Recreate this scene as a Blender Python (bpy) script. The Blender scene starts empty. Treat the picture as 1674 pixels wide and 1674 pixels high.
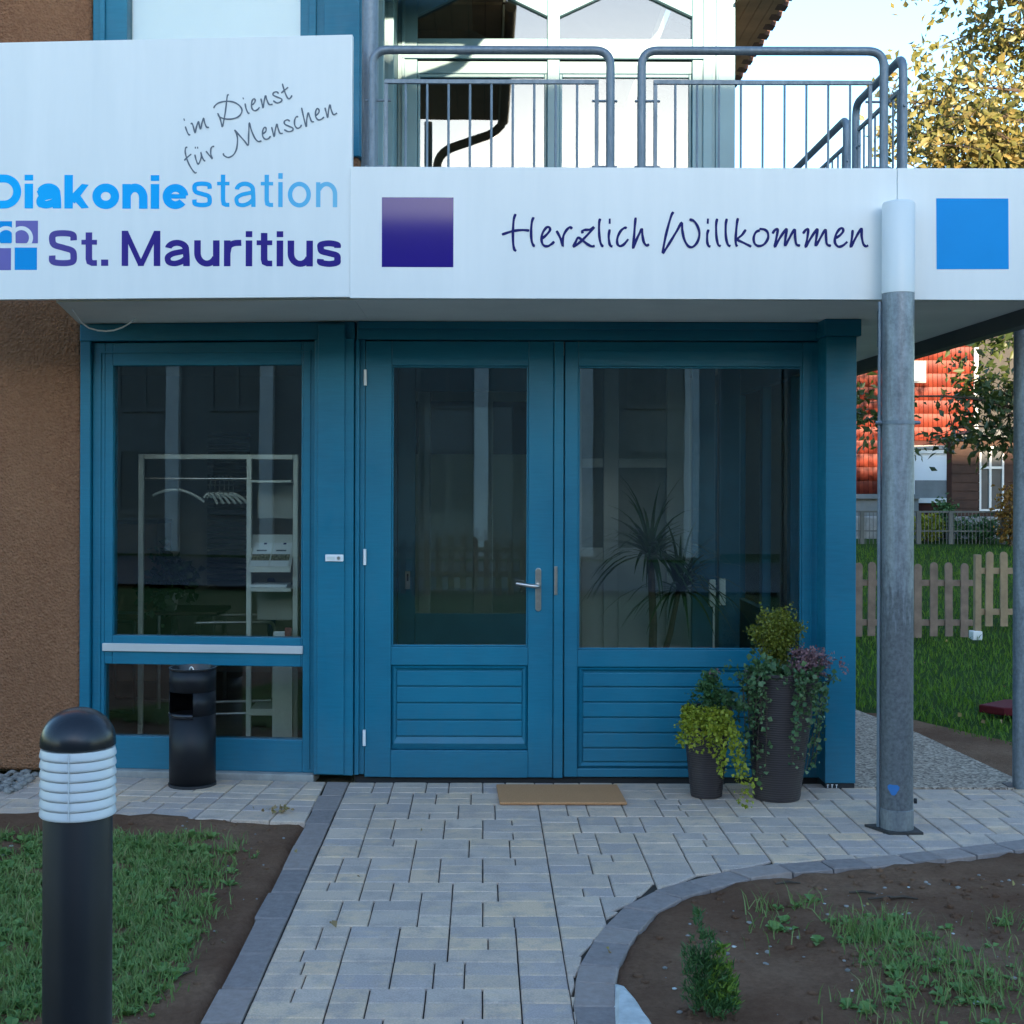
import bpy, bmesh, math, random
import numpy as np
from mathutils import Vector, Matrix, noise

random.seed(7)
rng = np.random.default_rng(7)
sc = bpy.context.scene
C = sc.collection
R = math.radians

# ------------------------------------------------------------------ camera
EYE = 1.58                      # eye height above the paving
F = 2200.0                      # focal length in photo pixels (1674 px frame)
VX, VY = 790.0, 786.0           # vanishing point of the path
cam = bpy.data.cameras.new('camera')
cam.sensor_fit = 'HORIZONTAL'; cam.sensor_width = 36.0
cam.lens = 36.0 * F / 1674.0
cam.shift_x = (837 - VX) / 1674.0
cam.shift_y = -(837 - VY) / 1674.0
cam.clip_start = 0.05; cam.clip_end = 2000
camo = bpy.data.objects.new('camera', cam); C.objects.link(camo)
camo.location = (0, 0, EYE)
camo.rotation_euler = (Matrix.Rotation(R(90), 4, 'X') @ Matrix.Rotation(R(0.17), 4, 'Z')).to_euler()
sc.camera = camo

# ------------------------------------------------------------------ sky, sun, exposure
SUN_EL, SUN_AZ = R(6.1), R(5.0)          # low sun behind the camera, a little from the right
w = bpy.data.worlds.new('World'); sc.world = w; w.use_nodes = True
wn = w.node_tree
sky = wn.nodes.new('ShaderNodeTexSky'); sky.sky_type = 'NISHITA'; sky.sun_disc = False
sky.sun_elevation = SUN_EL; sky.sun_rotation = R(180) - SUN_AZ
sky.altitude = 300; sky.air_density = 1.0; sky.dust_density = 0.8; sky.ozone_density = 2.6
wn.nodes['Background'].inputs['Strength'].default_value = 0.15
wn.links.new(sky.outputs[0], wn.nodes['Background'].inputs[0])
sl_ = bpy.data.lights.new('sun', 'SUN'); sl_.energy = 2.6; sl_.angle = R(0.55); sl_.color = (1.0, 0.80, 0.56)
suno = bpy.data.objects.new('sun', sl_); C.objects.link(suno)
suno.location = (10, -30, 30)
tdir = Vector((-math.sin(SUN_AZ) * math.cos(SUN_EL), math.cos(SUN_AZ) * math.cos(SUN_EL), -math.sin(SUN_EL)))
suno.rotation_euler = tdir.to_track_quat('-Z', 'Y').to_euler()
sc.view_settings.view_transform = 'Standard'; sc.view_settings.look = 'None'
sc.view_settings.exposure = 2.68; sc.view_settings.gamma = 1.0
sc.cycles.max_bounces = 8; sc.cycles.transparent_max_bounces = 16; sc.cycles.use_denoising = True

# ------------------------------------------------------------------ helpers
def XP(px, d): return (px - VX) * d / F            # lateral metres of a photo column at depth d
def ZP(py, d): return EYE + (VY - py) * d / F      # height of a photo row at depth d
def DG(py): return EYE * F / (py - VY)             # depth of a photo row on the ground

def pmesh(name, v, f, material=None):
    m = bpy.data.meshes.new(name)
    m.from_pydata([tuple(p) for p in v], [], f); m.validate(); m.update()
    if material: m.materials.append(material)
    return m
def put(name, me, parent=None, loc=None, inv=True):
    o = bpy.data.objects.new(name, me); C.objects.link(o)
    if loc is not None: o.location = loc
    if parent is not None:
        o.parent = parent
        if inv: o.matrix_parent_inverse = Matrix.LocRotScale(parent.location, parent.rotation_euler, None).inverted()
    return o
def tag(o, label=None, cat=None, group=None, kind=None):
    if label: o['label'] = label
    if cat: o['category'] = cat
    if group: o['group'] = group
    if kind: o['kind'] = kind
    return o
def thing(name, label, cat, loc=(0, 0, 0), rz=0.0, group=None):
    o = bpy.data.objects.new(name, None); C.objects.link(o)
    o.location = loc; o.rotation_euler = (0, 0, rz); o.empty_display_size = 0.1
    return tag(o, label, cat, group)

class MB:
    def __init__(s): s.v = []; s.f = []
    def poly(s, pts):
        n = len(s.v); s.v += [tuple(p) for p in pts]; s.f.append(tuple(range(n, n + len(pts)))); return s
    def box(s, x0, x1, y0, y1, z0, z1):
        n = len(s.v)
        s.v += [(x, y, z) for z in (z0, z1) for y in (y0, y1) for x in (x0, x1)]
        s.f += [tuple(n + i for i in q) for q in ((0,2,3,1),(4,5,7,6),(0,1,5,4),(1,3,7,5),(3,2,6,7),(2,0,4,6))]
        return s
    def prism(s, pts, axis, a, b):
        """extrude polygon pts (2D) along axis from a to b. axis 'y': pts are (x,z); 'z': (x,y); 'x': (y,z)"""
        def P(p, t):
            return {'y': (p[0], t, p[1]), 'z': (p[0], p[1], t), 'x': (t, p[0], p[1])}[axis]
        n = len(s.v); k = len(pts)
        s.v += [P(p, a) for p in pts] + [P(p, b) for p in pts]
        s.f.append(tuple(n + i for i in range(k))); s.f.append(tuple(n + k + i for i in reversed(range(k))))
        for i in range(k):
            j = (i + 1) % k; s.f.append((n + i, n + k + i, n + k + j, n + j))
        return s
    def tube(s, pts, r, n=10, cap=True):
        pts = [Vector(p) for p in pts]
        rs = r if isinstance(r, (list, tuple)) else [r] * len(pts)
        t0 = (pts[1] - pts[0]).normalized()
        up = Vector((0, 0, 1)) if abs(t0.z) < 0.9 else Vector((1, 0, 0))
        a = t0.cross(up).normalized(); base = len(s.v)
        for i, p in enumerate(pts):
            t = ((pts[min(i + 1, len(pts) - 1)] - pts[i]).normalized() + (pts[i] - pts[max(i - 1, 0)]).normalized()).normalized()
            a = (a - t * a.dot(t)).normalized(); b = t.cross(a)
            for k in range(n):
                an = 2 * math.pi * k / n
                s.v.append(tuple(p + (a * math.cos(an) + b * math.sin(an)) * rs[i]))
        for i in range(len(pts) - 1):
            for k in range(n):
                k2 = (k + 1) % n
                s.f.append((base + i*n + k, base + i*n + k2, base + (i+1)*n + k2, base + (i+1)*n + k))
        if cap:
            s.f.append(tuple(base + k for k in reversed(range(n))))
            e = base + (len(pts) - 1) * n; s.f.append(tuple(e + k for k in range(n)))
        return s
    def lathe(s, prof, n=24, c=(0, 0, 0), cap=True):
        base = len(s.v)
        for r, z in prof:
            for k in range(n):
                an = 2 * math.pi * k / n
                s.v.append((c[0] + r * math.cos(an), c[1] + r * math.sin(an), c[2] + z))
        for i in range(len(prof) - 1):
            for k in range(n):
                k2 = (k + 1) % n
                s.f.append((base + i*n + k, base + i*n + k2, base + (i+1)*n + k2, base + (i+1)*n + k))
        if cap:
            s.f.append(tuple(base + k for k in reversed(range(n))))
            e = base + (len(prof) - 1) * n; s.f.append(tuple(e + k for k in range(n)))
        return s
    def build(s, name, material, parent=None, bevel=0.0, smooth=False, inv=True, seg=2, flip=True):
        m = pmesh(name, s.v, s.f, material)
        if flip:
            bm = bmesh.new(); bm.from_mesh(m); bmesh.ops.recalc_face_normals(bm, faces=bm.faces[:]); bm.to_mesh(m); bm.free()
        if smooth:
            m.polygons.foreach_set('use_smooth', [True] * len(m.polygons)); m.set_sharp_from_angle(angle=R(40))
        o = put(name, m, parent, inv=inv)
        if bevel:
            b = o.modifiers.new('Bevel', 'BEVEL'); b.width = bevel; b.segments = seg; b.limit_method = 'ANGLE'; b.angle_limit = R(40)
        return o
def box(name, x0, x1, y0, y1, z0, z1, material, parent=None, bevel=0.0, inv=True):
    return MB().box(x0, x1, y0, y1, z0, z1).build(name, material, parent, bevel, inv=inv)
def ring(mb, x0, x1, z0, z1, ix0, ix1, iz0, iz1, y0, y1):
    """rectangular frame with an opening, in the xz plane: two full-height stiles, rails between"""
    mb.box(x0, ix0, y0, y1, z0, z1); mb.box(ix1, x1, y0, y1, z0, z1)
    e = 0.0015
    mb.box(ix0, ix1, y0 + e, y1 - e, z0, iz0); mb.box(ix0, ix1, y0 + e, y1 - e, iz1, z1)
    return mb
def arc(p0, p1, p2, n=6):
    p0, p1, p2 = Vector(p0), Vector(p1), Vector(p2)
    return [tuple(p0 * (1 - t)**2 + p1 * 2 * t * (1 - t) + p2 * t * t) for t in [i / n for i in range(n + 1)]]
def smooth_line(pts, n=5):
    out = []
    P = [Vector(p) for p in pts]
    if len(P) < 3: return P
    for i in range(len(P) - 1):
        a = P[i - 1] if i else P[0] * 2 - P[1]; b = P[i]; c = P[i + 1]; d = P[i + 2] if i + 2 < len(P) else P[-1] * 2 - P[-2]
        for k in range(n):
            t = k / n
            out.append(0.5 * ((2*b) + (c - a)*t + (2*a - 5*b + 4*c - d)*t*t + (3*b - a - 3*c + d)*t**3))
    out.append(P[-1]); return out
def fast_mesh(name, verts, faces, material, parent=None, kind=None):
    """faces: (n,3) or (n,4) int array"""
    m = bpy.data.meshes.new(name); verts = np.asarray(verts, dtype=np.float32); faces = np.asarray(faces, dtype=np.int32)
    k = faces.shape[1]
    m.vertices.add(len(verts)); m.vertices.foreach_set('co', verts.ravel())
    m.loops.add(faces.size); m.loops.foreach_set('vertex_index', faces.ravel())
    m.polygons.add(len(faces)); m.polygons.foreach_set('loop_start', np.arange(0, faces.size, k, dtype=np.int32))
    m.update(calc_edges=True)
    if material: m.materials.append(material)
    o = put(name, m, parent)
    if kind: o['kind'] = kind
    return o

# ------------------------------------------------------------------ materials
class NT:
    def __init__(s, name):
        s.m = bpy.data.materials.new(name); s.m.use_nodes = True; s.t = s.m.node_tree
        s.b = s.t.nodes['Principled BSDF']; s.out = s.t.nodes['Material Output']
    def n(s, kind, **kw):
        x = s.t.nodes.new(kind)
        for k, v in kw.items(): setattr(x, k, v)
        return x
    def l(s, a, b): s.t.links.new(a, b)
    def pos(s, obj=False):
        return s.n('ShaderNodeTexCoord').outputs['Object'] if obj else s.n('ShaderNodeNewGeometry').outputs['Position']
    def noise(s, scale, detail=4, rough=0.6, vec=None, dist=0.0):
        x = s.n('ShaderNodeTexNoise'); x.inputs['Scale'].default_value = scale; x.inputs['Detail'].default_value = detail
        x.inputs['Roughness'].default_value = rough; x.inputs['Distortion'].default_value = dist
        s.l(vec if vec is not None else s.pos(), x.inputs['Vector']); return x.outputs['Fac']
    def ramp(s, fac, stops):
        x = s.n('ShaderNodeValToRGB'); e = x.color_ramp.elements
        while len(e) < len(stops): e.new(0.5)
        for q, (p, c) in zip(e, stops): q.position = p; q.color = (*c, 1) if len(c) == 3 else c
        s.l(fac, x.inputs[0]); return x.outputs[0]
    def mix(s, fac, a, b, mode='MIX'):
        x = s.n('ShaderNodeMix', data_type='RGBA', blend_type=mode)
        for i, v in ((0, fac), (6, a), (7, b)):
            if isinstance(v, (int, float)): x.inputs[i].default_value = v
            elif isinstance(v, tuple): x.inputs[i].default_value = (*v, 1)
            else: s.l(v, x.inputs[i])
        return x.outputs[2]
    def bump(s, h, strength=0.3, dist=0.01):
        x = s.n('ShaderNodeBump'); x.inputs['Strength'].default_value = strength; x.inputs['Distance'].default_value = dist
        s.l(h, x.inputs['Height']); s.l(x.outputs[0], s.b.inputs['Normal'])
    def mapping(s, scale, vec=None):
        x = s.n('ShaderNodeMapping'); x.inputs['Scale'].default_value = scale
        s.l(vec if vec is not None else s.pos(), x.inputs[0]); return x.outputs[0]
    def set(s, **kw):
        for k, v in kw.items():
            i = s.b.inputs[k]
            if isinstance(v, (int, float)): i.default_value = v
            elif isinstance(v, tuple): i.default_value = (*v, 1)
            else: s.l(v, i)
        return s
def simple(name, col, rough=0.5, metal=0.0, var=0.12, scale=6.0, bump=0.0, bscale=60.0, spec=0.5):
    k = NT(name); c2 = tuple(max(0, c * (1 - var)) for c in col); c1 = tuple(min(1, c * (1 + var)) for c in col)
    k.set(**{'Base Color': k.ramp(k.noise(scale), [(0.3, c2), (0.7, c1)]), 'Roughness': rough, 'Metallic': metal, 'Specular IOR Level': spec})
    if bump: k.bump(k.noise(bscale, 3), bump, 0.004)
    return k.m

M = {}
def paint_blue():
    k = NT('blue_timber_paint')
    grain = k.noise(9, 5, 0.6, k.mapping((1, 1, 14)))
    big = k.noise(1.6, 3, 0.5)
    c = k.ramp(big, [(0.3, (0.004, 0.122, 0.198)), (0.7, (0.006, 0.172, 0.262))])
    c = k.mix(0.25, c, k.ramp(grain, [(0.35, (0.004, 0.108, 0.195)), (0.65, (0.009, 0.175, 0.29))]))
    dirt = k.ramp(k.noise(5, 6, 0.75), [(0.55, (0, 0, 0)), (0.8, (1, 1, 1))])
    m = k.n('ShaderNodeMath', operation='MULTIPLY'); m.inputs[1].default_value = 0.12; k.l(dirt, m.inputs[0])
    c = k.mix(m.outputs[0], c, (0.10, 0.17, 0.21))
    sz = k.n('ShaderNodeSeparateXYZ'); k.l(k.pos(), sz.inputs[0]); spl = k.noise(24, 4, 0.7, k.mapping((1, 1, 0.35)))
    ad = k.n('ShaderNodeMath', operation='MULTIPLY_ADD'); k.l(spl, ad.inputs[0]); ad.inputs[1].default_value = -0.5; k.l(sz.outputs[2], ad.inputs[2])
    mr = k.n('ShaderNodeMapRange'); mr.inputs['From Min'].default_value = -0.25; mr.inputs['From Max'].default_value = 0.12; mr.inputs['To Min'].default_value = 0.16; mr.inputs['To Max'].default_value = 0.0; k.l(ad.outputs[0], mr.inputs[0])
    c = k.mix(mr.outputs[0], c, (0.12, 0.14, 0.14))
    k.set(**{'Base Color': c, 'Roughness': k.ramp(k.noise(14, 4), [(0.3, (0.32,)*3), (0.7, (0.50,)*3)]), 'Specular IOR Level': 0.35})
    k.bump(k.noise(55, 4, 0.6, k.mapping((1, 1, 5))), 0.12, 0.002)
    return k.m
M['blue'] = paint_blue()
M['blue_up'] = simple('weathered_pale_blue_paint', (0.13, 0.255, 0.30), 0.4, var=0.08, scale=3)
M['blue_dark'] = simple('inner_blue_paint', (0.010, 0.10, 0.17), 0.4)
def render_brown():
    k = NT('brown_render_plaster')
    a = k.noise(2.2, 5, 0.6); b = k.noise(42, 5, 0.8); v = k.n('ShaderNodeTexVoronoi'); v.inputs['Scale'].default_value = 75; k.l(k.pos(), v.inputs['Vector'])
    c = k.ramp(a, [(0.3, (0.225, 0.100, 0.052)), (0.7, (0.30, 0.140, 0.074))])
    c = k.mix(0.5, c, k.ramp(b, [(0.3, (0.145, 0.062, 0.032)), (0.75, (0.43, 0.225, 0.13))]))
    c = k.mix(k.ramp(k.noise(1.4, 5, 0.65, k.mapping((1, 1, 0.5))), [(0.45, (0, 0, 0)), (0.7, (0.45,)*3)]), c, (0.34, 0.175, 0.095))
    k.set(**{'Base Color': c, 'Roughness': 0.95, 'Specular IOR Level': 0.15})
    h = k.n('ShaderNodeMath', operation='ADD'); k.l(b, h.inputs[0]); k.l(v.outputs['Distance'], h.inputs[1])
    k.bump(h.outputs[0], 0.9, 0.012); return k.m
M['render'] = render_brown()
def white_panel():
    k = NT('white_sign_sheet')
    st = k.noise(2.5, 5, 0.6, k.mapping((3, 3, 0.35)))
    c = k.ramp(st, [(0.3, (0.70, 0.72, 0.715)), (0.75, (0.765, 0.775, 0.765))])
    k.set(**{'Base Color': c, 'Roughness': 0.32, 'Specular IOR Level': 0.5}); return k.m
M['sign'] = white_panel()
M['soffit'] = simple('soffit_paint', (0.74, 0.73, 0.68), 0.8, var=0.06, scale=2.0)
M['dark_metal'] = simple('dark_flashing', (0.055, 0.06, 0.065), 0.5)
def galv(name, lo, hi, metal, sc_=7.0, rough=0.45):
    k = NT(name)
    a = k.noise(sc_, 6, 0.7, k.mapping((2.2, 2.2, 0.45)), 0.8); b = k.noise(60, 3, 0.6)
    c = k.ramp(a, [(0.28, lo), (0.5, tuple((x + y) / 2 for x, y in zip(lo, hi))), (0.74, hi)])
    c = k.mix(0.25, c, k.ramp(b, [(0.35, lo), (0.65, hi)]))
    k.set(**{'Base Color': c, 'Roughness': k.ramp(a, [(0.3, (rough + 0.15,)*3), (0.7, (rough,)*3)]), 'Metallic': metal})
    k.bump(b, 0.08, 0.001); return k.m
M['galv_post'] = galv('galvanised_post', (0.10, 0.115, 0.13), (0.33, 0.37, 0.41), 0.55, 8.0)
def post_mat():
    k = NT('weathered_zinc_post')
    a = k.noise(8, 6, 0.7, k.mapping((2.2, 2.2, 0.45)), 0.8); b = k.noise(60, 3, 0.6)
    c = k.ramp(a, [(0.28, (0.10, 0.115, 0.13)), (0.74, (0.33, 0.37, 0.41))])
    c = k.mix(0.25, c, k.ramp(b, [(0.35, (0.10, 0.115, 0.13)), (0.65, (0.33, 0.37, 0.41))]))
    sp_ = k.n('ShaderNodeSeparateXYZ'); k.l(k.pos(), sp_.inputs[0])
    run = k.noise(16, 3, 0.6, k.mapping((3.5, 3.5, 0.5)))
    m1 = k.n('ShaderNodeMath', operation='MULTIPLY_ADD'); k.l(run, m1.inputs[0]); m1.inputs[1].default_value = 0.9; k.l(sp_.outputs[2], m1.inputs[2])
    f_ = k.ramp(m1.outputs[0], [(0.0, (1, 1, 1)), (1.0, (0, 0, 0))])
    mr = k.n('ShaderNodeMapRange'); mr.inputs['From Min'].default_value = 1.42; mr.inputs['From Max'].default_value = 1.62; mr.inputs['To Min'].default_value = 0.8; mr.inputs['To Max'].default_value = 0.0; k.l(m1.outputs[0], mr.inputs[0])
    c = k.mix(mr.outputs[0], c, k.ramp(b, [(0.3, (0.085, 0.088, 0.095)), (0.7, (0.16, 0.165, 0.17))]))
    rr = k.n('ShaderNodeMapRange'); rr.inputs['From Min'].default_value = 0.0; rr.inputs['From Max'].default_value = 0.8; rr.inputs['To Min'].default_value = 0.45; rr.inputs['To Max'].default_value = 0.7; k.l(mr.outputs[0], rr.inputs[0])
    k.set(**{'Base Color': c, 'Roughness': rr.outputs[0], 'Metallic': 0.5}); k.bump(b, 0.08, 0.001); return k.m
M['post_zinc'] = post_mat()
M['galv'] = galv('galvanised_rail', (0.13, 0.16, 0.19), (0.23, 0.27, 0.31), 0.45, 14)
M['black'] = simple('black_powder_coat', (0.009, 0.010, 0.013), 0.45, var=0.2, bump=0.05, bscale=300, spec=0.3)
M['black_dome'] = simple('dark_cap_metal', (0.020, 0.021, 0.026), 0.27, 0.35, var=0.2)
M['louvre'] = simple('white_acrylic', (0.62, 0.63, 0.64), 0.3, var=0.03)
M['steel'] = simple('brushed_steel', (0.55, 0.54, 0.52), 0.28, 1.0, var=0.1, scale=30)
M['white_pl'] = simple('white_plastic', (0.78, 0.78, 0.78), 0.4, var=0.03)
M['alu'] = simple('white_aluminium_bar', (0.52, 0.53, 0.53), 0.4, 0.1, var=0.04)
M['rack'] = simple('grey_tube_frame', (0.66, 0.70, 0.67), 0.4, 0.2, var=0.05)
M['concrete'] = simple('concrete', (0.30, 0.29, 0.27), 0.9, var=0.2, scale=12, bump=0.3)
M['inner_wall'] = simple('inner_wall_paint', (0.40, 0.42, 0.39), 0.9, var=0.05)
M['mirrored_trim'] = simple('pale_mirrored_trim', (0.40, 0.42, 0.42), 0.6, var=0.05)
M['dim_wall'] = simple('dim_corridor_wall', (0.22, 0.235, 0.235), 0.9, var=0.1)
M['inner_floor'] = simple('inner_floor_vinyl', (0.16, 0.15, 0.10), 0.5, var=0.15)
M['navy'] = simple('navy_fabric', (0.012, 0.018, 0.075), 0.9)
M['darkwood'] = simple('dark_wood', (0.05, 0.032, 0.022), 0.5)
M['tanwood'] = simple('tan_wood', (0.22, 0.14, 0.08), 0.6)
M['paper'] = simple('paper', (0.72, 0.77, 0.80), 0.8, var=0.02)
M['joint'] = simple('dark_joint_sand', (0.06, 0.05, 0.042), 1.0, spec=0.05)
M['rubber'] = simple('black_rubber', (0.02, 0.02, 0.022), 0.8)
def glass(name, refl, tint=(0.80, 0.86, 0.84), rough=0.0, dirt=True):
    k = NT(name); t = k.t
    t.nodes.remove(k.b)
    tr = k.n('ShaderNodeBsdfTransparent'); tr.inputs[0].default_value = (*tint, 1)
    gl = k.n('ShaderNodeBsdfGlossy'); gl.inputs['Roughness'].default_value = rough; gl.inputs[0].default_value = (0.95, 0.97, 1.0, 1)
    fr = k.n('ShaderNodeFresnel'); fr.inputs['IOR'].default_value = 1.5
    ma = k.n('ShaderNodeMath', operation='MULTIPLY_ADD'); ma.inputs[1].default_value = 1.0; ma.inputs[2].default_value = refl
    ma.use_clamp = True
    k.l(fr.outputs[0], ma.inputs[0])
    if dirt:
        bp = k.n('ShaderNodeBump'); bp.inputs['Strength'].default_value = 0.02; bp.inputs['Distance'].default_value = 0.02
        k.l(k.noise(1.3, 2, 0.5), bp.inputs['Height']); k.l(bp.outputs[0], gl.inputs['Normal'])
    mx = k.n('ShaderNodeMixShader'); k.l(ma.outputs[0], mx.inputs[0]); k.l(tr.outputs[0], mx.inputs[1]); k.l(gl.outputs[0], mx.inputs[2])
    k.l(mx.outputs[0], k.out.inputs['Surface']); return k.m
M['glass'] = glass('window_glass', 0.045, (0.92, 0.95, 0.93))
M['glass_upper'] = glass('coated_window_glass', 0.09, (0.55, 0.6, 0.6))
def paver_mat(name, cols, joint_scale=3.0):
    k = NT(name)
    oi = k.n('ShaderNodeObjectInfo').outputs['Random']
    n = len(cols); base = k.ramp(oi, [((i + 0.5) / n, c) for i, c in enumerate(cols)])
    cloud = k.noise(8.5, 5, 0.7)
    c = k.mix(k.ramp(cloud, [(0.46, (0, 0, 0)), (0.62, (0.85,)*3)]), base, (0.37, 0.29, 0.25))
    c = k.mix(k.ramp(k.noise(9.3, 4, 0.6, k.mapping((1, 1, 1))), [(0.52, (0, 0, 0)), (0.72, (0.6,)*3)]), c, (0.82, 0.55, 0.31))
    fine = k.noise(160, 4, 0.7)
    c = k.mix(0.35, c, k.ramp(fine, [(0.3, (0.24, 0.18, 0.14)), (0.7, (0.80, 0.62, 0.5))]), 'MIX')
    k.set(**{'Base Color': c, 'Roughness': 0.85, 'Specular IOR Level': 0.25})
    h = k.n('ShaderNodeMath', operation='ADD'); k.l(fine, h.inputs[0]); k.l(k.noise(30, 3), h.inputs[1])
    k.bump(h.outputs[0], 0.35, 0.003); return k.m
M['paver'] = paver_mat('multi_tone_concrete_paver', [(0.64, 0.455, 0.335), (0.46, 0.36, 0.315), (0.78, 0.51, 0.31), (0.37, 0.305, 0.30), (0.70, 0.51, 0.38), (0.52, 0.40, 0.33), (0.35, 0.285, 0.27), (0.74, 0.51, 0.34), (0.42, 0.345, 0.33), (0.60, 0.42, 0.29)])
def kerb_mat():
    k = NT('dark_granite_kerb')
    oi = k.n('ShaderNodeObjectInfo').outputs['Random']
    base = k.ramp(oi, [(0.1, (0.235, 0.18, 0.155)), (0.5, (0.30, 0.225, 0.19)), (0.9, (0.36, 0.265, 0.215))])
    c = k.mix(0.35, base, k.ramp(k.noise(28, 5, 0.7), [(0.3, (0.12, 0.105, 0.115)), (0.7, (0.37, 0.33, 0.33))]))
    k.set(**{'Base Color': c, 'Roughness': 0.8, 'Specular IOR Level': 0.3}); k.bump(k.noise(50, 5, 0.7), 0.6, 0.006); return k.m
M['kerb'] = kerb_mat()
def soil_mat():
    k = NT('bare_soil')
    c = k.ramp(k.noise(3.2, 5, 0.6), [(0.3, (0.21, 0.105, 0.060)), (0.7, (0.34, 0.195, 0.122))])
    c = k.mix(0.45, c, k.ramp(k.noise(45, 5, 0.75), [(0.3, (0.11, 0.055, 0.033)), (0.72, (0.36, 0.21, 0.135))]))
    c = k.mix(k.ramp(k.noise(1.1, 4, 0.6), [(0.42, (0, 0, 0)), (0.60, (0.6,)*3)]), c, (0.125, 0.055, 0.031))
    k.set(**{'Base Color': c, 'Roughness': 1.0, 'Specular IOR Level': 0.1}); k.bump(k.noise(60, 6, 0.75), 1.0, 0.02); return k.m
M['soil'] = soil_mat()
def lawn_mat():
    k = NT('lawn_turf')
    c = k.ramp(k.noise(2.5, 5, 0.65), [(0.3, (0.036, 0.075, 0.014)), (0.7, (0.065, 0.115, 0.022))])
    c = k.mix(0.4, c, k.ramp(k.noise(90, 4, 0.7), [(0.3, (0.012, 0.03, 0.008)), (0.7, (0.06, 0.12, 0.03))]))
    k.set(**{'Base Color': c, 'Roughness': 1.0, 'Specular IOR Level': 0.1}); k.bump(k.noise(80, 5, 0.7), 1.0, 0.03); return k.m
M['lawn'] = lawn_mat()
def leaf_mat(name, stops, trans=0.35, rough=0.5, spec=0.35, cell=9.0):
    k = NT(name)
    v = k.n('ShaderNodeTexWhiteNoise', noise_dimensions='1D')
    rnd = k.n('ShaderNodeNewGeometry').outputs['Random Per Island']
    c = k.ramp(rnd, stops)
    c = k.mix(0.35, c, k.ramp(k.noise(cell, 3), [(0.3, stops[0][1]), (0.7, stops[-1][1])]))
    k.set(**{'Base Color': c, 'Roughness': rough, 'Specular IOR Level': spec})
    k.t.nodes.remove(v)
    tl = k.n('ShaderNodeBsdfTranslucent'); k.l(c, tl.inputs[0])
    mx = k.n('ShaderNodeMixShader'); mx.inputs[0].default_value = trans
    k.l(k.b.outputs[0], mx.inputs[1]); k.l(tl.outputs[0], mx.inputs[2]); k.l(mx.outputs[0], k.out.inputs['Surface'])
    return k.m
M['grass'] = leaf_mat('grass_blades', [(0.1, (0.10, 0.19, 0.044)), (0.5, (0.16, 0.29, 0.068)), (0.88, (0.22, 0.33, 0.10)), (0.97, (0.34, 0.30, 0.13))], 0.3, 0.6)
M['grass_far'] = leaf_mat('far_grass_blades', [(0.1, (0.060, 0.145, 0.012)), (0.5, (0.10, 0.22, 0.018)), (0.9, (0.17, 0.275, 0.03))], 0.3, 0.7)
M['weed'] = leaf_mat('broad_weed_leaves', [(0.1, (0.09, 0.19, 0.05)), (0.5, (0.14, 0.27, 0.07)), (0.9, (0.23, 0.35, 0.10))], 0.3, 0.5)
M['tree_leaf'] = leaf_mat('sun_toned_cherry_leaves', [(0.1, (0.10, 0.125, 0.034)), (0.45, (0.165, 0.165, 0.045)), (0.75, (0.235, 0.20, 0.06)), (0.95, (0.31, 0.22, 0.07))], 0.3, 0.45, 0.5, 1.2)  # upper crown leaves, sunlit gold put into the colour
M['tree_leaf_shade'] = leaf_mat('shade_toned_cherry_leaves', [(0.1, (0.028, 0.055, 0.014)), (0.6, (0.05, 0.085, 0.02)), (0.95, (0.10, 0.12, 0.028))], 0.3, 0.45, 0.5, 1.2)  # same leaves, shade of the lower crown put into the colour
M['bark'] = simple('bark', (0.07, 0.05, 0.036), 0.95, var=0.35, scale=20, bump=0.6, bscale=40)
M['box_leaf'] = leaf_mat('box_leaves', [(0.1, (0.085, 0.115, 0.014)), (0.5, (0.16, 0.19, 0.022)), (0.9, (0.26, 0.25, 0.035))], 0.3, 0.45)
M['ivy_leaf'] = leaf_mat('ivy_leaves', [(0.1, (0.028, 0.085, 0.028)), (0.5, (0.055, 0.135, 0.045)), (0.9, (0.16, 0.24, 0.11))], 0.2, 0.4)
M['lime_leaf'] = leaf_mat('yellow_green_leaves', [(0.1, (0.15, 0.20, 0.015)), (0.5, (0.27, 0.31, 0.022)), (0.9, (0.40, 0.40, 0.045))], 0.3, 0.45)
M['conifer'] = leaf_mat('conifer_needles', [(0.1, (0.030, 0.085, 0.026)), (0.6, (0.055, 0.135, 0.042)), (0.95, (0.10, 0.20, 0.06))], 0.2, 0.5)
M['conifer_tip'] = leaf_mat('conifer_bright_tips', [(0.1, (0.10, 0.21, 0.025)), (0.6, (0.16, 0.29, 0.04)), (0.95, (0.25, 0.36, 0.06))], 0.25, 0.5)
M['heather'] = leaf_mat('heather_flowers', [(0.1, (0.16, 0.07, 0.085)), (0.5, (0.26, 0.13, 0.15)), (0.9, (0.36, 0.22, 0.22))], 0.2, 0.7)
M['indoor_leaf'] = leaf_mat('indoor_leaves', [(0.1, (0.015, 0.04, 0.012)), (0.9, (0.04, 0.08, 0.025))], 0.15, 0.4)
M['dry_leaf'] = leaf_mat('dry_leaves', [(0.1, (0.20, 0.12, 0.06)), (0.5, (0.33, 0.21, 0.12)), (0.9, (0.36, 0.30, 0.10))], 0.2, 0.7)
M['orange_leaf'] = leaf_mat('orange_leaves', [(0.1, (0.16, 0.08, 0.02)), (0.5, (0.28, 0.13, 0.025)), (0.9, (0.35, 0.22, 0.04))], 0.3, 0.6)
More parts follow.
